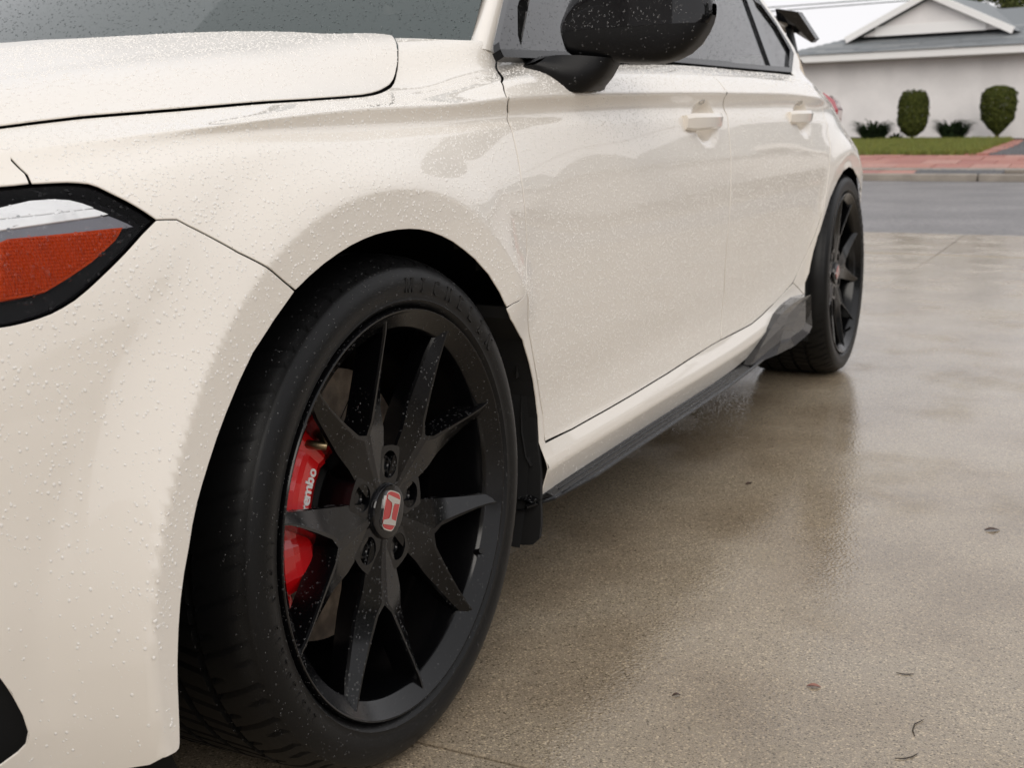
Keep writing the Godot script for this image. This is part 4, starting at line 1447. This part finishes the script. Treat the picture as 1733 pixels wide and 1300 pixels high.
func build_brake() -> void:
	var hold := Transform3D(Basis(Vector3.UP, -.0146) * Basis(Vector3.BACK, .0202), Vector3(.935, .3215, 0))
	for zc in [0.0, REAR]:
		var h := hold if zc == 0.0 else Transform3D(Basis(), Vector3(.929, .3215, REAR))
		var d := MB.new()
		lathe(d, [Vector2(-.145, .098), Vector2(-.145, .174), Vector2(-.144, .175), Vector2(-.118, .175), Vector2(-.117, .174), Vector2(-.117, .098)].map(func(p): return p), 96)
		lathe(d, [Vector2(-.117, .174), Vector2(-.117, .098)], 96)
		var disc := put("brake_disc", d.moved(h), M.disc_metal, car)
		var sl := MB.new()
		for k in 8:
			var a := TAU * k / 8 + .25
			var p0 := Vector3(-.1168, sin(a) * .105, cos(a) * .105)
			var p1 := Vector3(-.1168, sin(a + .22) * .170, cos(a + .22) * .170)
			var side := (p1 - p0).cross(Vector3.RIGHT).normalized() * .0009
			sl.flat_quad(p0 - side, p0 + side, p1 + side, p1 - side, Vector3.RIGHT)
		put("slot", sl.moved(h), M.liner, disc)
		var hat := MB.new()
		lathe(hat, [Vector2(-.117, .100), Vector2(-.085, .092), Vector2(-.080, .085), Vector2(-.080, .0)], 48)
		put("disc_hat", hat.moved(h), M.liner, disc)
		if zc != 0.0:
			continue
		var c := MB.new()
		var N := 22
		var prev := []
		for k in N + 1:
			var t := float(k) / N
			var a := deg_to_rad(lerpf(-21, 54, t))
			var lump := .004 * (smoothstep(.82, .86, t) - smoothstep(.93, .97, t)) + .004 * (smoothstep(.02, .08, t) - smoothstep(.26, .30, t))
			var taper := 1.0 - .35 * smoothstep(.86, 1.0, t) - .30 * smoothstep(.10, 0.0, t)
			var ring := []
			for q in [Vector2(.103, -.112), Vector2(.107, -.078), Vector2(.116, -.066), Vector2(.128, -.061), Vector2(.150, -.061), Vector2(.158, -.063), Vector2(.176, -.070), Vector2(.188, -.084), Vector2(.190, -.112)]:
				var rr: float = lerpf(.146, q.x, taper if q.x < .146 else lerpf(1.0, taper, .5))
				ring.append(Vector3(q.y + (lump if q.y > -.08 else 0.0), sin(a) * rr, cos(a) * rr))
			if k:
				for j in ring.size() - 1:
					var mid: Vector3 = (prev[j] + ring[j + 1]) / 2
					c.flat_quad(prev[j], prev[j + 1], ring[j + 1], ring[j], Vector3(mid.x + .10, 0, 0) + Vector3(0, mid.y, mid.z).normalized() * (Vector2(mid.y, mid.z).length() - .146))
			if k == 0 or k == N:
				for j in range(1, ring.size() - 1):
					c.flat_tri(ring[0], ring[j], ring[j + 1], Vector3(0, -1 if k == 0 else 1, 0))
			prev = ring
		var cal := put("brake_caliper", c.moved(h), M.red_paint, car)
		var tx := MB.new()
		var word := "brembo"
		var ang := [9.5, 14.1, 17.5, 22.3, 27.7, 32.3]
		for k in 6:
			var a := deg_to_rad(ang[k] + 2.0)
			var right := Vector3(0, cos(a), -sin(a))
			var up := Vector3(0, sin(a), cos(a))
			add_text(tx, word[k], .0140, .0016, Transform3D(Basis(right, up, Vector3.RIGHT), Vector3(-.0606, 0, 0) + up * .1350))
		put("caliper_lettering", tx.moved(h), M.white_print, cal)
		var bs := MB.new()
		var ba := deg_to_rad(44)
		var bp := Vector3(-.062, sin(ba) * .160, cos(ba) * .160)
		tube(bs, [bp, bp + Vector3(.012, 0, .002), bp + Vector3(.022, -.002, -.006)], [.0055, .0055, .005], 8)
		put("bleed_screw", bs.moved(h), M.brass, cal)
		var pin := MB.new()
		var pa := deg_to_rad(-21)
		var pp := Vector3(-.085, sin(pa) * .165, cos(pa) * .165)
		tube(pin, [pp, pp + Vector3(.004, -.012, 0), pp + Vector3(.004, -.022, -.002), pp + Vector3(.004, -.036, -.004)], [.010, .010, .007, .003], 10)
		put("caliper_pin", pin.moved(h), M.red_paint, cal)

# ---------------------------------------------------------------- mirror
func build_mirror() -> void:
	var mr := node("side_mirror", Vector3.ZERO, car)
	var X := [.871, .873, .877, .884, .895, .912, .935, .963, .99, 1.01, 1.03, 1.05, 1.065, 1.077, 1.084, 1.088]
	var yb := [.871, .930, .874, .915, .878, .903, .90, .896, .918, .894, .963, .889, 1.009, .888, 1.032, .893, 1.054, .905, 1.071, .923, 1.084, .948, 1.088, .962]
	var yt := [.871, .955, .874, .968, .884, .990, .90, 1.015, .935, 1.043, .98, 1.053, 1.03, 1.048, 1.06, 1.032, 1.078, 1.012, 1.084, .998, 1.088, .980]
	var split := [.87, .939, 1.09, .950]
	var cap := MB.new()
	var hou := MB.new()
	var NA := 22
	for part in 2:
		var mb: MB = cap if part else hou
		var grid := []
		for x in X:
			var b := table(yb, x)
			var t := table(yt, x)
			var sp := clampf(table(split, x), b + .001, t - .001)
			var cy := (b + t) / 2
			var hy := (t - b) / 2
			var d := .050 * pow(clampf(1.0 - pow(absf(x - .97) / .12, 4.0), 0.02, 1), .5)
			var zc: float = -.60 - .38 * (x - .87) - .050
			var u := (sp - cy) / hy
			var a0 := asin(signf(u) * pow(absf(u), 1.0 / .55))
			var row := []
			for k in NA + 1:
				var a: float = lerpf(a0, PI - a0, float(k) / NA) if part else lerpf(a0, -PI - a0, float(k) / NA)
				var ca := signf(cos(a)) * pow(absf(cos(a)), .5)
				var sa := signf(sin(a)) * pow(absf(sin(a)), .55)
				var g := 1.0 + (.012 if part else 0.0)
				row.append(Vector3(x, cy + hy * sa * g, zc + d * ca * g))
			grid.append(row)
		smooth_grid(mb, grid, Vector3(.97, .96, -.69))
	put("mirror_cap", cap, M.gloss_black, mr)
	put("mirror_housing", hou, M.black_plastic, mr)
	var gl := MB.new()
	gl.flat_quad(Vector3(.90, .91, -.712), Vector3(1.06, .92, -.772), Vector3(1.06, 1.02, -.772), Vector3(.90, 1.02, -.712), Vector3(0, 0, -1))
	put("mirror_glass", gl, M.chrome, mr)
	var ft := MB.new()
	var low := [Vector3(.824, .885, -.572), Vector3(.846, .870, -.580), Vector3(.868, .856, -.590), Vector3(.890, .845, -.604), Vector3(.903, .843, -.622), Vector3(.911, .846, -.645), Vector3(.908, .846, -.69), Vector3(.90, .850, -.73), Vector3(.85, .87, -.75), Vector3(.80, .90, -.72), Vector3(.80, .902, -.64)]
	var high := [Vector3(.856, .900, -.592), Vector3(.870, .902, -.598), Vector3(.885, .902, -.603), Vector3(.905, .901, -.612), Vector3(.928, .899, -.624), Vector3(.947, .897, -.642), Vector3(.948, .899, -.69), Vector3(.93, .90, -.72), Vector3(.89, .90, -.73), Vector3(.85, .905, -.70), Vector3(.845, .905, -.64)]
	var fg := []
	for j in 5:
		var t := j / 4.0
		var row := []
		for k in 12:
			var a: Vector3 = low[k % 11]
			var b: Vector3 = high[k % 11]
			row.append(a.lerp(b, t) + Vector3(.006, -.004, .006) * sin(PI * t) * (1.0 if k < 7 else 0.0))
		fg.append(row)
	smooth_grid(ft, fg, Vector3(.87, .88, -.66))
	for k in 11:
		ft.flat_tri(Vector3(.89, .901, -.65), high[k], high[(k + 1) % 11], Vector3.UP)
	put("mirror_foot", ft, M.black_plastic, mr)

func smooth_grid(mb: MB, grid: Array, centre: Vector3) -> void:
	var base := mb.v.size()
	var H := grid.size()
	var W: int = grid[0].size()
	for j in H:
		for k in W:
			var du: Vector3 = grid[j][mini(k + 1, W - 1)] - grid[j][maxi(k - 1, 0)]
			var dv: Vector3 = grid[mini(j + 1, H - 1)][k] - grid[maxi(j - 1, 0)][k]
			var n := du.cross(dv).normalized()
			if n.dot(grid[j][k] - centre) < 0:
				n = -n
			mb.add(grid[j][k], n)
	for j in H - 1:
		for k in W - 1:
			mb.quad(base + j * W + k, base + j * W + k + 1, base + (j + 1) * W + k + 1, base + (j + 1) * W + k)

# ---------------------------------------------------------------- glass house
func pane_x(z: float, y: float) -> float:
	return .798 - .5 * (y - .92) + .012 * (z + 1.2)

func on_pane(mb: MB, pts: Array, off: float, thick: float) -> void:
	var p := PackedVector2Array()
	for q in pts:
		p.append(Vector2(q[0], q[1]))
	var n := Vector3(1, .5, -.012).normalized()
	var ix := Geometry2D.triangulate_polygon(p)
	var f := []
	for q in p:
		f.append(Vector3(pane_x(q.x, q.y), q.y, q.x) + n * off)
	for k in range(0, ix.size(), 3):
		mb.flat_tri(f[ix[k]], f[ix[k + 1]], f[ix[k + 2]], n)
	if thick > 0.0:
		var c := Vector3.ZERO
		for q in f:
			c += q / f.size()
		for k in f.size():
			var a: Vector3 = f[k]
			var b: Vector3 = f[(k + 1) % f.size()]
			mb.flat_quad(a, b, b - n * thick, a - n * thick, (b - a).cross(n) * signf((b - a).cross(n).dot((a + b) / 2 - c)))

func build_greenhouse() -> void:
	# windshield
	var ws := MB.new()
	var grid := []
	for j in 9:
		var t := j / 8.0
		var row := []
		for k in 25:
			var u := k / 12.0 - 1.0
			var xb := .738 * u
			var xt := .572 * u
			var zb := -.40 - .16 * u * u
			var zt := -1.03 - .05 * u * u
			row.append(Vector3(lerpf(xb, xt, t), lerpf(.890 + .038 * u * u, 1.315 - .045 * u * u, t) + .012 * sin(PI * t), lerpf(zb, zt, t)))
		grid.append(row)
	smooth_grid(ws, grid, Vector3(0, .9, -1.6))
	put("windshield", ws, M.windshield_glass, car)
	# pillars
	for sx in [1, -1]:
		var ap := MB.new()
		var pg := []
		for j in 7:
			var t := j / 6.0 * 1.06 - .06
			var o := Vector3(.769, .926, -.593).lerp(Vector3(.600, 1.268, -1.112), t)
			var i := Vector3(.738, .928, -.559).lerp(Vector3(.570, 1.270, -1.08), t)
			var m := (o + i) / 2 + Vector3(.006, .006, .004)
			pg.append([i + Vector3(-.012, -.015, -.01), i, i.lerp(m, .6) + Vector3(.001, .002, .002), m, o.lerp(m, .5) + Vector3(.0015, .001, .001), o, o + Vector3(-.014, -.008, -.012)])
		smooth_grid(ap, pg, Vector3(.3, .8, -1.2))
		put("windshield_pillar", ap if sx > 0 else mirrored(ap), M.paint, car)
		var fr := MB.new()
		on_pane(fr, [[-.505, .896], [-.560, .898], [-.640, .905], [-.632, .914], [-.600, .917], [-.608, .936], [-.66, .985], [-1.13, 1.275], [-1.22, 1.30], [-1.13, 1.31], [-.638, .996], [-.522, .920]], .001, .012)
		on_pane(fr, [[-1.50, .928], [-1.615, .931], [-1.90, 1.26], [-1.78, 1.26]], .001, .012)
		on_pane(fr, [[-2.405, 1.147], [-2.490, 1.154], [-2.408, .949], [-2.318, .946]], .004, .012)
		on_pane(fr, [[-1.78, 1.258], [-2.33, 1.21], [-2.40, 1.146], [-2.57, 1.162], [-2.50, 1.23], [-1.9, 1.31], [-1.2, 1.318], [-1.13, 1.285]], .002, .012)
		put("window_frame", fr if sx > 0 else mirrored(fr), M.gloss_black, car)
		var qf := MB.new()
		on_pane(qf, [[-2.49, 1.154], [-2.57, 1.162], [-2.657, 1.106], [-2.723, 1.028], [-2.72, 1.006], [-2.565, .944], [-2.54, .942], [-2.56, .962], [-2.685, 1.015], [-2.645, 1.085], [-2.56, 1.142], [-2.50, 1.148]], .006, .014)
		put("window_trim", qf if sx > 0 else mirrored(qf), M.trim_rubber, car)
		var bt := MB.new()
		var bl := [[-.500, .893], [-.965, .9075], [-1.38, .9225], [-1.887, .930], [-2.555, .941]]
		for k in bl.size() - 1:
			var a: Array = bl[k]
			var b: Array = bl[k + 1]
			on_pane(bt, [[a[0], a[1]], [b[0], b[1]], [b[0], b[1] + .015], [a[0], a[1] + .012]], .007, .016)
		put("window_trim", bt if sx > 0 else mirrored(bt), M.trim_rubber, car)
		var g1 := MB.new()
		on_pane(g1, [[-.58, .90], [-1.52, .93], [-1.80, 1.27], [-1.14, 1.27]], -.003, .004)
		put("side_window", g1 if sx > 0 else mirrored(g1), M.window_glass, car)
		var g2 := MB.new()
		on_pane(g2, [[-1.60, .93], [-2.33, .945], [-2.42, 1.155], [-2.32, 1.22], [-1.88, 1.27]], -.003, .004)
		put("side_window", g2 if sx > 0 else mirrored(g2), M.window_glass, car)
		var g3 := MB.new()
		on_pane(g3, [[-2.40, .945], [-2.55, .945], [-2.70, 1.012], [-2.655, 1.09], [-2.56, 1.15], [-2.48, 1.15]], -.002, .004)
		put("quarter_window", g3 if sx > 0 else mirrored(g3), M.gloss_black, car)
	for sx in [1, -1]:
		var rp := MB.new()
		on_pane(rp, [[-2.55, 1.168], [-2.66, 1.112], [-2.728, 1.03], [-2.722, 1.0], [-2.60, .95], [-2.72, .95], [-2.79, .99], [-2.80, 1.03], [-2.72, 1.12], [-2.62, 1.20], [-2.50, 1.24]], -.001, .02)
		put("rear_pillar", rp if sx > 0 else mirrored(rp), M.paint, car)
	# roof, rear window and boot lid close the cabin
	var rf := MB.new()
	var rg := []
	for j in 13:
		var t := j / 12.0
		var row := []
		for k in 13:
			var u := k / 6.0 - 1.0
			row.append(Vector3(u * lerpf(.605, .58, t), 1.335 + .075 * sin(PI * clampf(t * .9 + .08, 0, 1)) - .06 * u * u - .12 * t * t, lerpf(-1.05, -2.62, t)))
		rg.append(row)
	smooth_grid(rf, rg, Vector3(0, .5, -1.8))
	put("roof", rf, M.paint, car)
	var rw := MB.new()
	var gg := []
	for j in 7:
		var t := j / 6.0
		var row := []
		for k in 13:
			var u := k / 6.0 - 1.0
			row.append(Vector3(u * lerpf(.58, .66, t), lerpf(1.245, 1.03, t) - .03 * u * u, lerpf(-2.60, -3.22, t)))
		gg.append(row)
	smooth_grid(rw, gg, Vector3(0, .5, -2.4))
	put("rear_window", rw, M.gloss_black, car)
	var lid := MB.new()
	var lg := []
	for j in 5:
		var t := j / 4.0
		var row := []
		for k in 13:
			var u := k / 6.0 - 1.0
			row.append(Vector3(u * lerpf(.66, .78, t), lerpf(1.03, .30, t), -3.22 - .32 * sin(t * 2.2) + .10 * u * u))
		lg.append(row)
	smooth_grid(lid, lg, Vector3(0, .6, -2.6))
	put("tailgate", lid, M.paint, car)
	# dark cabin: dashboard, floor and seats
	var ins := MB.new()
	box(ins, Vector3(0, .88, -.75), Vector3(1.44, .10, .50), Basis(Vector3.RIGHT, .1), .04)
	box(ins, Vector3(0, .45, -1.7), Vector3(1.5, .04, 2.2))
	box(ins, Vector3(0, .70, -2.75), Vector3(1.4, .5, .6))
	for sx in [-.37, .37]:
		box(ins, Vector3(sx, .85, -1.55), Vector3(.48, .62, .14), Basis(Vector3.RIGHT, -.3), .05)
		box(ins, Vector3(sx, 1.20, -1.66), Vector3(.25, .16, .09), Basis(Vector3.RIGHT, -.2), .03)
		box(ins, Vector3(sx, .90, -2.35), Vector3(.55, .55, .14), Basis(Vector3.RIGHT, -.3), .05)
	put("cabin", ins, M.interior, car)

# ---------------------------------------------------------------- lamps
func build_lamps() -> void:
	var hl := node("headlight", Vector3.ZERO, car)
	put("lens", panel(poly("headlight", .003), .004, .0, .012), M.lens_clear, hl)
	put("housing", panel(poly("headlight", .0015), .020, .0, .016), M.lamp_black, hl)
	var ring := MB.new()
	# dark frame round the lens
	var o := poly("headlight", .0012)
	for k in o.size():
		var a := o[k]
		var b := o[(k + 1) % o.size()]
		var na := skin_normal(a.x, a.y)
		var nb := skin_normal(b.x, b.y)
		var pa := skin(a.x, a.y)
		var pb := skin(b.x, b.y)
		ring.flat_quad(pa - na * .004, pb - nb * .004, pb - nb * .024, pa - na * .024, Vector3.UP)
	put("lamp_frame", ring, M.lamp_black, hl)
	put("light_guide", panel(poly("drlA"), .010, .008, .01), M.light_guide, hl)
	put("light_guide", panel(poly("drlB"), .010, .008, .01), M.light_guide, hl)
	put("reflector", panel(poly("hlgrey"), .012, .006, .01), M.lamp_grey, hl)
	var am := panel(poly("amber"), .009, .010, .01)
	put("amber_reflector", am, M.amber, hl)
	# fine upright ribs on the amber reflector
	var rb := MB.new()
	var p := poly("amber", .002)
	var z := .390
	while z < .53:
		var s0 := 9.0
		var s1 := -9.0
		for k in 60:
			var s := .44 + k * .0016
			if Geometry2D.is_point_in_polygon(Vector2(z, s), p):
				s0 = minf(s0, s)
				s1 = maxf(s1, s)
		if s1 > s0:
			for k in 4:
				var sa := lerpf(s0, s1, k / 4.0)
				var sb := lerpf(s0, s1, (k + 1) / 4.0)
				var n := skin_normal(z, sa)
				var t := Vector3(0, 0, 1).cross(n).cross(n).normalized() * .0014
				var a := skin(z, sa) - n * .0088
				var b := skin(z, sb) - n * .0088
				rb.flat_quad(a - t, b - t, b + n * .0020, a + n * .0020, n - t * 500)
				rb.flat_quad(a + t, b + t, b + n * .0020, a + n * .0020, n + t * 500)
		z += .0034
	put("reflector_ribs", rb, M.amber, hl)

func build_tail() -> void:
	var tl := MB.new()
	var o := [Vector3(.705, .905, -3.18), Vector3(.738, .897, -3.20), Vector3(.770, .872, -3.22), Vector3(.785, .838, -3.22), Vector3(.782, .79, -3.20), Vector3(.75, .78, -3.18)]
	var c := Vector3(.755, .845, -3.14)
	for k in o.size():
		var a: Vector3 = o[k]
		var b: Vector3 = o[(k + 1) % o.size()]
		tl.flat_tri(c, a, b, Vector3(.6, .2, .8))
		tl.flat_quad(a, b, b + Vector3(-.02, 0, -.18), a + Vector3(-.02, 0, -.18), (a + b) / 2 - c)
	put("tail_light", tl, M.tail_red, car)
	# rear wing on two stays
	var sp := node("rear_wing", Vector3.ZERO, car)
	var w := MB.new()
	var sec := [Vector2(0, .004), Vector2(.03, .016), Vector2(.09, .018), Vector2(.17, .002), Vector2(.235, -.026), Vector2(.23, -.030), Vector2(.15, -.012), Vector2(.06, -.004)]
	for k in 12:
		for j in sec.size():
			var q := []
			for e in [[0, 0], [1, 0], [1, 1], [0, 1]]:
				var x := lerpf(-.60, .60, float(k + e[0]) / 12)
				var s: Vector2 = sec[(j + e[1]) % sec.size()]
				q.append(Vector3(x, 1.155 + s.y - .012 * pow(x / .6, 2), -3.10 - s.x))
			w.flat_quad(q[0], q[1], q[2], q[3], Vector3(0, 1 if j < 5 else -1, .1))
	put("wing_blade", w, M.gloss_black, sp)
	for sx in [1.0, -1.0]:
		var ep := MB.new()
		# end plate: swept, drooping outwards
		var po := [Vector3(.592, 1.178, -3.06), Vector3(.655, 1.168, -3.12), Vector3(.690, 1.085, -3.25), Vector3(.676, 1.072, -3.25), Vector3(.618, 1.112, -3.20), Vector3(.588, 1.142, -3.10)]
		var pc := Vector3(.640, 1.125, -3.15)
		for k in po.size():
			var a: Vector3 = po[k]
			var b: Vector3 = po[(k + 1) % po.size()]
			ep.flat_tri(pc, a, b, Vector3(.5, .2, 1))
			ep.flat_tri(pc + Vector3(0, .004, -.06), a + Vector3(0, .004, -.06), b + Vector3(0, .004, -.06), Vector3(.2, 0, -1))
			ep.flat_quad(a, b, b + Vector3(0, .004, -.06), a + Vector3(0, .004, -.06), (a + b) / 2 - pc)
		put("end_plate", ep if sx > 0 else mirrored(ep), M.gloss_black, sp)
		var sy := MB.new()
		box(sy, Vector3(.617, 1.075, -3.205), Vector3(.018, .11, .05), Basis(Vector3.BACK, .25) , .004)
		box(sy, Vector3(.602, 1.085, -3.20), Vector3(.014, .11, .04), Basis(Vector3.BACK, -.45), .004)
		put("wing_stay", sy if sx > 0 else mirrored(sy), M.black_plastic, sp)

# ---------------------------------------------------------------- rain
func dome(flat: float) -> ArrayMesh:
	var m := MB.new()
	var R := 4
	var A := 9
	for j in R + 1:
		var a := PI / 2 * j / R
		for k in A:
			var t := TAU * k / A
			var n := Vector3(cos(a) * cos(t) * flat, sin(a), cos(a) * sin(t) * flat).normalized()
			m.add(Vector3(cos(a) * cos(t), sin(a) * flat - .06, cos(a) * sin(t)), n)
	for j in R:
		for k in A:
			m.quad(j * A + k, j * A + (k + 1) % A, (j + 1) * A + (k + 1) % A, (j + 1) * A + k)
	return m.mesh()

func drop_set(called: String, list: Array, parent: Node, flat := .55, m: Material = M.water_film) -> void:
	var mm := MultiMesh.new()
	mm.transform_format = MultiMesh.TRANSFORM_3D
	mm.mesh = dome(flat)
	mm.instance_count = list.size()
	for k in list.size():
		var q: Array = list[k]
		var n: Vector3 = q[1]
		var r: float = q[2]
		var u := n.cross(Vector3.FORWARD if absf(n.z) < .8 else Vector3.RIGHT).normalized()
		var v := n.cross(u)
		var sag: float = q[3] if q.size() > 3 else 1.0
		var b := Basis(u * r, n * r, v * r)
		if sag > 1.0:
			# stretched down the slope
			var down := (Vector3.DOWN - n * Vector3.DOWN.dot(n)).normalized()
			b = Basis(down.cross(n) * r, n * r, down * r * sag)
		b = b * Basis(Vector3.UP, rng.randf() * .6)
		mm.set_instance_transform(k, Transform3D(b, q[0]))
	var o := MultiMeshInstance3D.new()
	o.name = called
	o.multimesh = mm
	o.material_override = m
	parent.add_child(o, true)
	o.set_meta("kind", "stuff")

func on_skin(called: String, count: int, rmin: float, rmax: float, power: float, sag := 1.0, keep: Variant = null) -> Array:
	var p := poly(called, .003)
	var lo := p[0]
	var hi := p[0]
	for q in p:
		lo = lo.min(q)
		hi = hi.max(q)
	hi.x = minf(hi.x, .66)
	hi.y = minf(hi.y, 1.5)
	var out := []
	var tries := 0
	while out.size() < count and tries < count * 6:
		tries += 1
		var q := Vector2(rng.randf_range(lo.x, hi.x), rng.randf_range(lo.y, hi.y))
		if not Geometry2D.is_point_in_polygon(q, p):
			continue
		if keep != null and not keep.call(q):
			continue
		out.append([skin(q.x, q.y), skin_normal(q.x, q.y), lerpf(rmin, rmax, pow(rng.randf(), power)), rng.randf_range(1.0, sag)])
	return out

# drops over a mesh, by area, where its faces turn towards `side`
func on_mesh(o: MeshInstance3D, count: int, rmin: float, rmax: float, side := Vector3(1, .3, 0), least := 0.1) -> Array:
	var a := o.mesh.surface_get_arrays(0)
	var v: PackedVector3Array = a[Mesh.ARRAY_VERTEX]
	var n: PackedVector3Array = a[Mesh.ARRAY_NORMAL]
	var ix: PackedInt32Array = a[Mesh.ARRAY_INDEX]
	var t := o.global_transform
	side = side.normalized()
	var sums := PackedFloat32Array()
	var total := 0.0
	for k in range(0, ix.size(), 3):
		var nn := (t.basis * n[ix[k]]).normalized()
		if nn.dot(side) > least:
			total += (v[ix[k + 1]] - v[ix[k]]).cross(v[ix[k + 2]] - v[ix[k]]).length()
		sums.append(total)
	var out := []
	for j in count:
		var k := sums.bsearch(rng.randf() * total) * 3
		if k >= ix.size():
			continue
		var p := sqrt(rng.randf())
		var q := rng.randf()
		var wa := 1.0 - p
		var wb := p * (1.0 - q)
		var wc := p * q
		out.append([t * (v[ix[k]] * wa + v[ix[k + 1]] * wb + v[ix[k + 2]] * wc), (t.basis * (n[ix[k]] * wa + n[ix[k + 1]] * wb + n[ix[k + 2]] * wc)).normalized(), lerpf(rmin, rmax, pow(rng.randf(), 2.2))])
	return out

func build_drops() -> void:
	var patch := FastNoiseLite.new()
	patch.seed = 3
	patch.frequency = 6.0
	var top := on_skin("hood", 16000, .0005, .0019, 2.6)
	for q in top:
		q[0] += q[1] * .0035
	drop_set("raindrops", top, car)
	drop_set("raindrops", on_skin("fender", 15000, .0004, .0017, 3.0, 1.15), car)
	drop_set("raindrops", on_skin("bumper_upper", 500, .0005, .0018, 2.2), car)
	var bum := on_skin("front_bumper", 5200, .0003, .0016, 3.4, 1.4, func(q): return rng.randf() < .25 + .75 * smoothstep(.10, .42, q.y) or patch.get_noise_2d(q.x * 3, q.y) > .25)
	drop_set("raindrops", bum, car)
	drop_set("raindrops", on_skin("front_door", 22000, .0006, .0014, 2.4, 1.2), car, .6)
	drop_set("raindrops", on_skin("rear_door", 14000, .0006, .0015, 2.2, 1.2), car, .6)
	drop_set("raindrops", on_skin("quarter_panel", 3500, .0004, .0012, 2.0), car, .5)
	drop_set("raindrops", on_skin("rocker_panel", 1500, .0004, .0012, 2.0), car, .5)
	var lamp := on_skin("headlight", 900, .0005, .0021, 2.4)
	for q in lamp:
		q[0] -= q[1] * .004
	drop_set("raindrops", lamp, car, .5, M.water)
	# glass
	var ws := []
	while ws.size() < 6500:
		var u := rng.randf_range(-.9, 1.0)
		var t := rng.randf_range(0, .55)
		var p := Vector3(lerpf(.738 * u, .572 * u, t), lerpf(.890 + .038 * u * u, 1.315 - .045 * u * u, t) + .012 * sin(PI * t), lerpf(-.40 - .16 * u * u, -1.03 - .05 * u * u, t))
		ws.append([p, Vector3(.2 * u, .83, .55).normalized(), lerpf(.0006, .0020, pow(rng.randf(), 2.0))])
	drop_set("raindrops", ws, car, .45, M.water)
	var sw := []
	var pn := Vector3(1, .5, -.012).normalized()
	while sw.size() < 6500:
		var z := rng.randf_range(-.52, -2.68)
		var y := rng.randf_range(.905, 1.15)
		if z > -.50 - (y - .905) * 1.55 or z < -2.70 + maxf(y - 1.0, 0) * .9:
			continue
		sw.append([Vector3(pane_x(z, y), y, z) + pn * (.0012 if z > -.66 or z < -2.32 else -.003), pn, lerpf(.0005, .0016, pow(rng.randf(), 2.0))])
	drop_set("raindrops", sw, car, .45, M.water)
	# black parts
	var list := []
	var wh: Node3D = car.get_node("wheel")
	for o in wh.get_children():
		if o.name.begins_with("spoke"):
			list.append_array(on_mesh(o, 300, .0006, .0016))
		elif o.name == "tyre":
			list.append_array(on_mesh(o, 2400, .0005, .0013, Vector3(1, .2, 0), .35))
		elif o.name == "rim":
			list.append_array(on_mesh(o, 700, .0005, .0013, Vector3(1, 0, 0), .3))
	drop_set("raindrops", list, car, .5, M.water_beads)
	list = []
	for q in [["side_mirror/mirror_cap", 800], ["side_mirror/mirror_housing", 120], ["side_mirror/mirror_foot", 160], ["side_skirt", 3200], ["skirt_wing", 500], ["window_trim", 300], ["rear_wing/end_plate", 500]]:
		list.append_array(on_mesh(car.get_node(q[0]), q[1], .0006, .0018, Vector3(0, 1, 0) if q[0] == "side_skirt" else Vector3(.5, .5, .5), .2 if q[0] == "side_skirt" else -.3))
	drop_set("raindrops", list, car, .5, M.water_beads)

# ---------------------------------------------------------------- small things on the driveway
func build_litter() -> void:
	for q in [[1.521, -1.236, .4, .030, "dead_leaf", "dark curled leaf on the wet concrete at the far right"], [1.357, -.399, .2, .020, "pale_leaf", "small pinkish leaf on the concrete in the lower right"], [.999, -1.362, 1.1, .020, "dead_leaf", "small dark curled leaf in the car's reflection by the side skirt"], [1.188, -.291, .6, .013, "dead_leaf", "tiny brown leaf scrap on the concrete below the mud flap"]]:
		var m := MB.new()
		var L: float = q[3]
		var prev := []
		for k in 9:
			var t := k / 8.0
			var w := L * .22 * pow(sin(PI * clampf(t, .02, .98)), .8)
			var y := .0012 + .002 * sin(PI * t)
			var row := [Vector3((t - .5) * L, y + w * .25, -w), Vector3((t - .5) * L, y, 0), Vector3((t - .5) * L, y + w * .25, w)]
			if k:
				for j in 2:
					m.flat_quad(prev[j], prev[j + 1], row[j + 1], row[j], Vector3.UP)
					m.flat_quad(prev[j] - Vector3(0, .0006, 0), prev[j + 1] - Vector3(0, .0006, 0), row[j + 1] - Vector3(0, .0006, 0), row[j] - Vector3(0, .0006, 0), Vector3.DOWN)
			prev = row
		var o := put("fallen_leaf", m, M[q[4]])
		o.position = Vector3(q[0], .0, q[1])
		o.rotation.y = q[2]
		tag(o, q[5], "leaf", "litter on the driveway")
	for q in [[[1.513, -.359, 1.509, -.308], "curved dark twig lying just above the straight twig at lower right"], [[1.495, -.237, 1.519, -.261], "straight dark twig nearest the bottom right of the driveway"], [[1.456, -.494, 1.480, -.500], "short thin twig lying crosswise above the curved one"]]:
		var m := MB.new()
		var a := Vector3(q[0][0], .0014, q[0][1])
		var b := Vector3(q[0][2], .0014, q[0][3])
		var bend := (b - a).cross(Vector3.UP) * .15
		tube(m, [a, a.lerp(b, .35) + bend, a.lerp(b, .7) + bend * .8, b], [.0005, .0008, .0008, .0005], 6)
		tag(put("twig", m, M.twig), q[1], "twig", "litter on the driveway")
